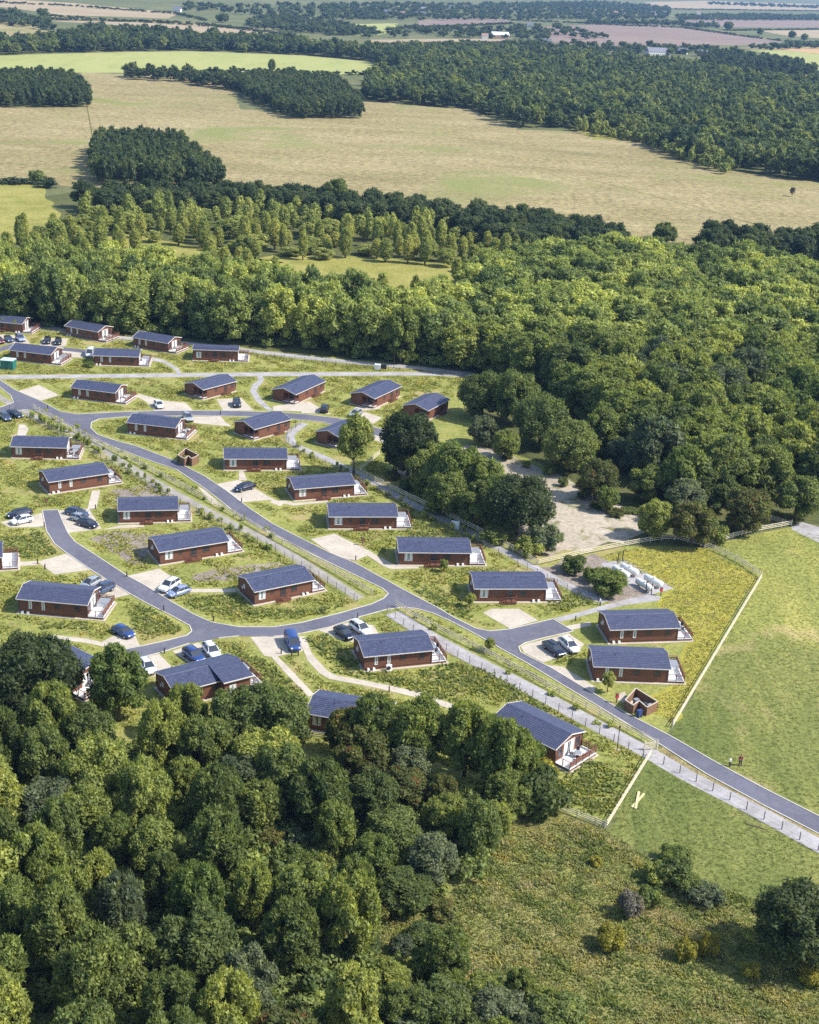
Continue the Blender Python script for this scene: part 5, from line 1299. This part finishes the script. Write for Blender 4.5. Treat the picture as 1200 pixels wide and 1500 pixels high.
nb = sorted([c for c in cand if c[0] == 'cone' and in_view(c[1], c[2], 5, 0)], key=lambda c: c[2])[:130]
ns = set(id(c) for c in near + nb)
for k, c in enumerate(near):
    left = c[5] == 21
    j = rng.choice(3, p=[.22, .70, .08] if left else [.26, .68, .06]); leaf = ('deep', 'fresh', 'grey')[j]
    lb = ('dark green', 'yellow green', 'grey green')[j] + (' tall tree in the sunlit wood edge above the top row of lodges' if left else ' tall tree in the dense wood right of the sandy clearing and copse')
    plant_tree('mid', (c[1], c[2], 0), c[3], c[4], leaf, lb, ('dark', 'light', 'grey')[j] + (' trees of the wood edge above the lodges' if left else ' trees of the dense wood at the right'))
for c in nb:
    plant_tree('cone', (c[1], c[2], 0), c[3], c[4], 'birch', 'slender light green birch around the grassy glade behind the lodge wood', 'birches around the glade', 'tree', 'birch_tree')
LOD = {}
for key, shape, H, Rr, nl, n, leaf in [('mid', 'round', 14, 4.8, 18, 2700, .44), ('cone', 'cone', 10, 2.7, 14, 1100, .38), ('far', 'round', 12, 4.8, 10, 620, .80), ('vfar', 'round', 12, 5.5, 5, 110, 1.9), ('farcone', 'cone', 10, 3.2, 5, 160, 1.0)]:
    LOD[key] = [crown_arrays(np.random.default_rng(900 + q + hash_(key)), shape, H, Rr, nl, n, leaf, True) for q in range(5)]; LOD[key + '_s'] = (H, Rr)
def mass(name, label, items, mat, cat='woodland'):
    """items: (key, x, y, H, R, tint)"""
    VV, FF, TT, off = [], [], [], 0; r_ = np.random.default_rng(len(items))
    for q, (key, x, y, H, Rr, ti) in enumerate(items):
        V, F = LOD[key][q % 5]; h0, r0 = LOD[key + '_s']; a = r_.uniform(0, 6.28); c, s = math.cos(a), math.sin(a)
        X = V[:, 0] * Rr / r0; Y = V[:, 1] * Rr / r0
        VV.append(np.stack([X * c - Y * s + x, X * s + Y * c + y, V[:, 2] * H / h0], 1)); FF.append(F + off); TT.append(np.full(len(V), min(1, max(0, ti)))); off += len(V)
    if not VV: return
    o = add(name, np_mesh(name, np.concatenate(VV), np.concatenate(FF), None, np.concatenate(TT)), ML[mat])
    tag(o, label, cat, kind='stuff')
rest = [c for c in cand if id(c) not in ns]
LOD['under'] = [crown_arrays(np.random.default_rng(990 + q), 'bush', 3, 2.2, 7, 420, .30, True) for q in range(5)]; LOD['under_s'] = (3, 2.2)
und = []
for p in scatter(BW, 2.1, 61, holes=()):
    if in_view(p[0], p[1], 2, 60): und.append(('under', p[0], p[1], rng.uniform(1.2, 3.4), rng.uniform(1.2, 2.4), rng.normal(.22, .2)))
mass('undergrowth', 'tangled undergrowth filling the floor of the bottom wood', und, 'wood', 'undergrowth')
und = []
for poly, hh in ((LEFTW, 3.2), (RIGHTW, 3.6)):
    for p in scatter(poly, 4.2, 62):
        if p[1] < 420 and in_view(p[0], p[1], 2, 60): und.append(('under', p[0], p[1], rng.uniform(.5, 1.3) * hh, rng.uniform(1.6, 3.2), rng.normal(.35, .25)))
mass('undergrowth', 'bushy undergrowth along the floor of the woods behind the lodges', und, 'wood', 'undergrowth')
whips = []
for line, step, hh in (([(48, 612), (80, 628), (130, 652)], .9, 1.9), ([(130, 652), (200, 697), (267, 738), (333, 774), (400, 808)], 2.2, 1.2), ([(60, 603), (120, 634), (200, 676), (300, 730), (400, 786)], 3.0, .9), ([(610, 905), (700, 962), (800, 1014), (900, 1068)], 4.5, .9), ([(440, 655), (500, 690), (600, 742), (700, 795)], 2.4, 1.3)):
    for p in resample(GP(line), step):
        if rng.random() < .8: whips.append(('under', p.x + rng.normal(0, .5), p.y + rng.normal(0, .5), rng.uniform(.5, 1.3) * hh, rng.uniform(.35, .8), rng.normal(.75, .2)))
mass('young_hedge', 'young hedge plants growing along the path fences', whips, 'wood', 'hedge')
mass('woodland', 'dense yellow green wood canopy rising behind the nearest trees', [(c[0], c[1], c[2], c[3], c[4], rng.normal(.52, .24) + .28 * float(vnoise(np.array([[c[1], c[2]]]), 45)[0])) for c in rest if c[5] in (21, 22)], 'wood')
mass('birch_woodland', 'loose light birch wood behind the glade', [(c[0], c[1], c[2], c[3], c[4], rng.normal(.5, .25)) for c in rest if c[5] == 23], 'birchw')
mass('hedge_trees', 'dark line of trees along the near edge of the hay field', [(c[0], c[1], c[2], c[3], c[4], rng.normal(.4, .25)) for c in rest if c[5] in (24, 25)], 'dark')
def far_items(px, sp, seed, key, H, Rr, tint=(.45, .25), holes=(), var=.3):
    out = []
    for p in scatter(px, sp, seed, holes=holes):
        if in_view(p[0], p[1], 8, 60): out.append((key, p[0], p[1], rng.uniform(1 - var, 1 + var) * H, rng.uniform(1 - var, 1 + var) * Rr, min(1, max(0, rng.normal(*tint) + .30 * float(vnoise(np.array([p]), 70)[0])))))
    return out
C1 = [(136, 234), (150, 219), (230, 216), (264, 224), (322, 270), (320, 279), (250, 278), (142, 271)]
C2 = [(-80, 122), (60, 120), (106, 124), (129, 147), (128, 157), (-80, 158)]
C3 = [(345, 127), (390, 121), (490, 128), (528, 162), (527, 174), (430, 174), (370, 150)]
C3b = [(185, 111), (240, 115), (345, 120), (352, 134), (260, 121), (190, 117)]
mass('copse', 'dark square copse standing in the middle of the hay field', far_items(C1, 4.6, 31, 'far', 11.5, 3.4, (.45, .25), (), .1), 'dark')
mass('copse', 'dark copse cut by the left frame edge in the hay field', far_items(C2, 5.6, 32, 'far', 11.5, 3.8, (.4, .2), (), .1), 'dark')
mass('copse', 'dark angular copse at the far edge of the hay field', far_items(C3, 5.4, 33, 'far', 11.5, 3.8, (.4, .2), (), .1) + far_items(C3b, 8, 34, 'far', 10, 5.0, (.35, .2)), 'dark')
FW = [(610, 154), (690, 159), (760, 188), (830, 186), (860, 190), (935, 206), (1000, 233), (1100, 254), (1200, 267), (1330, 280), (1330, 138), (1190, 126), (1100, 122), (1010, 102), (930, 98), (830, 86), (700, 80), (610, 78), (596, 92), (592, 114), (548, 120), (536, 148)]
mass('far_woodland', 'broad mixed wood beyond the hay field at the upper right', far_items(FW, 8.0, 35, 'far', 12.5, 5.6, (.45, .27)), 'farwood')
mass('birch_woodland', 'pale birches and willows along the front of the far wood', far_items([(835, 186), (940, 200), (1000, 226), (1080, 246), (1060, 256), (1000, 236), (935, 210), (850, 196)], 5.5, 36, 'farcone', 8, 2.6, (.2, .2)), 'birchw')
mass('far_woodland', 'dark belt of trees behind the light green field at the upper left', far_items([(-70, 72), (80, 68), (150, 60), (250, 58), (420, 68), (520, 80), (598, 84), (594, 106), (580, 107), (545, 90), (440, 80), (280, 74), (150, 76), (40, 79), (-70, 84)], 9, 37, 'far', 13, 6.2, (.35, .25)), 'farwood')
mass('far_woodland', 'dark block of trees beside the small green field at the upper right', far_items([(1045, 88), (1090, 90), (1190, 107), (1194, 110), (1110, 110), (1030, 104)], 9, 38, 'far', 12, 6, (.1, .1)), 'dark')
VF = []
for k, (px, sp) in enumerate([([(990, 25), (1100, 23), (1260, 26), (1260, 30), (1000, 30)], 14), ([(365, 40), (430, 48), (520, 54), (545, 48), (500, 38), (420, 26), (370, 28)], 13), ([(270, 16), (380, 24), (480, 30), (560, 30), (560, 18), (480, 10), (270, 8)], 22),
    ([(480, 30), (620, 30), (790, 30), (980, 28), (980, 12), (880, 4), (700, 8), (520, 6), (470, 12)], 19), ([(590, 42), (640, 54), (750, 58), (800, 60), (800, 50), (740, 44), (640, 42)], 16), ([(600, 76), (760, 76), (900, 80), (1080, 84), (1080, 76), (980, 70), (800, 66), (600, 70)], 15),
    ([(-70, 22), (20, 21), (60, 33), (78, 44), (60, 44), (-70, 28)], 12), ([(80, 52), (160, 52), (250, 54), (240, 46), (130, 44)], 11), ([(480, 40), (590, 46), (600, 54), (540, 58), (480, 48)], 26), ([(1040, 5), (1260, 12), (1260, 15), (1040, 7)], 22), ([(740, 46), (800, 52), (860, 58), (900, 56), (820, 42), (760, 38)], 20), ([(860, 36), (1000, 38), (1000, 34), (860, 31)], 16), ([(1000, 37), (1050, 38), (1060, 42), (1000, 40)], 16), ([(1100, 72), (1260, 62), (1260, 68), (1110, 75)], 14)]):
    VF += far_items(px, sp * 1.15, 50 + k, 'vfar', 8, 6.5, (.3, .22))
mass('far_woodland', 'scattered far trees and belts round the village on the skyline', VF, 'dark')
HL = []
for line in [[(-60, 2), (100, 9), (260, 21), (300, 30)], [(62, 24), (150, 30), (300, 36), (420, 52)], [(62, 29), (200, 32), (345, 42)], [(-60, 60), (40, 57), (76, 50)], [(870, 36), (1000, 41), (1100, 55), (1160, 62), (1260, 64)], [(1060, 45), (1260, 43)], [(750, 30), (860, 35), (1000, 34)], [(610, 42), (748, 35)], [(480, 52), (600, 48)], [(540, 67), (750, 63)], [(930, 13), (1260, 17)], [(200, 108), (345, 106), (500, 110), (580, 109)], [(-60, 265), (0, 268), (70, 274)], [(1095, 109), (1260, 107)]]:
    W_ = GP(line)
    for p in resample(W_, 6.5):
        if in_view(p.x, p.y, 3, 40) and rng.random() < .9: HL.append(('vfar', p.x + rng.normal(0, .8), p.y + rng.normal(0, 1.0), rng.uniform(2.2, 4.4), rng.uniform(3.2, 5.0), rng.normal(.25, .2)))
mass('field_hedges', 'thin dark hedges dividing the far fields', HL, 'dark', 'hedge')

# ------------------------------------------------------------------ rough grass and meadow
def tufts(name, label, P, h, w, mat, tint, nb=4, seed=1):
    r_ = np.random.default_rng(seed); n = len(P)
    if not n: return
    P3 = np.repeat(np.concatenate([P, np.zeros((n, 1))], 1), nb, 0); m = len(P3)
    hh = np.repeat(np.asarray(h) * np.ones(n), nb) * r_.uniform(.6, 1.3, m); ww = w * r_.uniform(.7, 1.4, m)
    a = r_.uniform(0, 6.28, m); d = np.stack([np.cos(a), np.sin(a), np.zeros(m)], 1); t = np.stack([-np.sin(a), np.cos(a), np.zeros(m)], 1)
    base = P3 + d * (ww * .35)[:, None]; tip = base + d * (hh * r_.uniform(.3, 1.1, m))[:, None]; tip[:, 2] += hh
    mid = base + d * (hh * .2)[:, None]; mid[:, 2] += hh * .6
    V = np.stack([base - t * (ww * .3)[:, None], mid + t * (ww * .6)[:, None], tip, mid - t * (ww * .6)[:, None]], 1).reshape(-1, 3)
    o = add(name, np_mesh(name, V, np.arange(4 * m).reshape(-1, 4), None, np.repeat(np.clip(np.repeat(tint, nb) + r_.normal(0, .12, m), 0, 1), 4)), ML[mat])
    tag(o, label, 'grass', kind='stuff')
def rnd_in(px, dens, seed):
    W_ = np.array([(p.x, p.y) for p in GP(px)]); lo, hi = W_.min(0), W_.max(0); r_ = np.random.default_rng(seed)
    P = r_.uniform(lo, hi, (int((hi - lo).prod() * dens), 2)); return P[pip(P, W_)]
PARK = [(-60, 476), (180, 496), (420, 520), (688, 550), (650, 600), (560, 680), (700, 790), (790, 835), (850, 900), (870, 1010), (960, 1095), (895, 1205), (800, 1175), (740, 1150), (600, 1100), (400, 1110), (300, 1080), (-60, 1050)]
P = rnd_in(PARK, 5.5, 71)
RW2 = np.array([(p.x, p.y) for p in RW]); R22 = np.array([(p.x, p.y) for p in ROAD2])
ok = np.ones(len(P), bool)
for poly, dmin in [(RW2, 1.5), (R22, 1.2)] + [(np.array([(p.x, p.y) for p in W_]), .8 if len(W_) < 20 else 1.9) for W_ in PADP]:
    lo, hi = poly.min(0) - dmin - 1, poly.max(0) + dmin + 1
    idx = np.where(ok & (P[:, 0] > lo[0]) & (P[:, 0] < hi[0]) & (P[:, 1] > lo[1]) & (P[:, 1] < hi[1]))[0]
    if len(idx): ok[idx] &= ~(pip(P[idx], poly) | (edge_dist(P[idx], poly) < dmin))
for t, mx, kind, ph, L in LODGES.values():
    inv = mx.inverted(); a = np.array(inv)[:2, :2]; q = P @ a.T + np.array(inv)[:2, 3]
    ok &= ~((np.abs(q[:, 0] - 1.2) < L / 2 + 3.2) & (np.abs(q[:, 1]) < WW / 2 + 1.1))
P = P[ok]; nz = vnoise(P, 17) + .55 * vnoise(P, 6)
sel = nz > -.55; P, nz = P[sel], nz[sel]
tufts('meadow_grass', 'rough uncut grass between the lodges', P, .12 + .17 * np.clip(nz + .5, 0, 1.4), .26, 'tuft', np.clip(.45 + .35 * vnoise(P, 9), 0, 1), 3, 81)
DK = []
for k, px in enumerate([[(190, 893), (206, 883), (235, 900), (267, 922), (258, 929), (218, 932), (194, 918)], [(262, 880), (345, 870), (372, 892), (440, 895), (500, 888), (480, 900), (400, 908), (320, 900), (280, 892)], [(445, 935), (475, 928), (500, 945), (530, 975), (500, 980), (470, 960)], [(55, 912), (130, 912), (128, 922), (60, 922)], [(0, 790), (60, 780), (85, 812), (40, 818), (0, 815)],
     [(610, 985), (660, 970), (720, 985), (790, 1030), (860, 1070), (800, 1070), (720, 1020), (640, 1010)], [(490, 985), (560, 985), (640, 1010), (720, 1050), (660, 1030), (560, 1000)], [(600, 850), (640, 870), (690, 900), (700, 915), (660, 898), (610, 870)], [(830, 1110), (870, 1115), (920, 1140), (885, 1200), (830, 1170)], [(330, 942), (400, 975), (440, 1010), (440, 1050), (400, 1020), (350, 970)], [(800, 880), (850, 868), (870, 885), (820, 898)], [(590, 745), (640, 780), (650, 800), (600, 790)]]):
    DK.append(rnd_in(px, 5.0, 120 + k))
P = np.concatenate(DK); tufts('meadow_shrubbery', 'darker weedy growth in the lawn islands between roads and lodges', P, .34, .30, 'tuftd', np.clip(.4 + .35 * vnoise(P, 4), 0, 1), 3, 82)
FG = [(700, 1290), (740, 1215), (800, 1185), (886, 1216), (960, 1262), (1050, 1302), (1200, 1342), (1420, 1502), (1420, 1720), (880, 1720), (780, 1560), (700, 1485), (600, 1420), (530, 1395), (520, 1352), (640, 1315)]
P = rnd_in(FG, 22.0, 73); nz = vnoise(P, 9) + .5 * vnoise(P, 3)
tufts('rough_grass', 'rough brown and green grass in the foreground clearing', P, .13 + .17 * np.clip(nz + .5, 0, 1.4), .15, 'tuftd', np.clip(.64 + .4 * vnoise(P, 11), 0, 1), 3, 83)
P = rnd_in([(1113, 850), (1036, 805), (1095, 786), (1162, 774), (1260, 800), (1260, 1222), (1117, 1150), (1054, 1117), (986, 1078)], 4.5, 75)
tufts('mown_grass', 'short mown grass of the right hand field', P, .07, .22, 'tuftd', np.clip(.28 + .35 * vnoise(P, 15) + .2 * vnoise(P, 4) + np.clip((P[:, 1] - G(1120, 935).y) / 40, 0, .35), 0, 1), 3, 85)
P = rnd_in([(955, 1118), (1204, 1252), (1260, 1282), (1260, 1372), (1200, 1338), (1050, 1298), (960, 1258), (890, 1212)], 7, 76)
tufts('mown_grass', 'short grass of the lower field beside the pale path', P, .07, .20, 'tuftd', np.clip(.15 + .3 * vnoise(P, 9), 0, 1), 3, 86)
P = rnd_in([(880, 815), (940, 800), (1032, 803), (1110, 845), (1070, 905), (1030, 975), (985, 1060), (935, 1030), (985, 1012), (1015, 930), (965, 884), (990, 862)], 7.0, 74)
tufts('bank_grass', 'bright long grass between the gas tanks and the mown field', P, .14, .26, 'tuft', np.clip(.75 + .3 * vnoise(P, 8), 0, 1), 3, 84)

# ------------------------------------------------------------------ the air: pale even haze over the whole countryside
def haze():
    mb = MB(); mb.box(-26000, 26000, -600, 46000, -1.0, CAM_H + 6)
    m = bpy.data.materials.new('haze_air'); m.use_nodes = True; t = m.node_tree; t.nodes.remove(t.nodes['Principled BSDF'])
    v = t.nodes.new('ShaderNodeVolumePrincipled'); v.inputs['Color'].default_value = (.34, .58, 1.0, 1); v.inputs['Density'].default_value = HAZE; v.inputs['Anisotropy'].default_value = .1
    t.links.new(v.outputs[0], t.nodes['Material Output'].inputs['Volume'])
    tag(mb.build('haze', m), kind='stuff')
HAZE = .00006
haze()
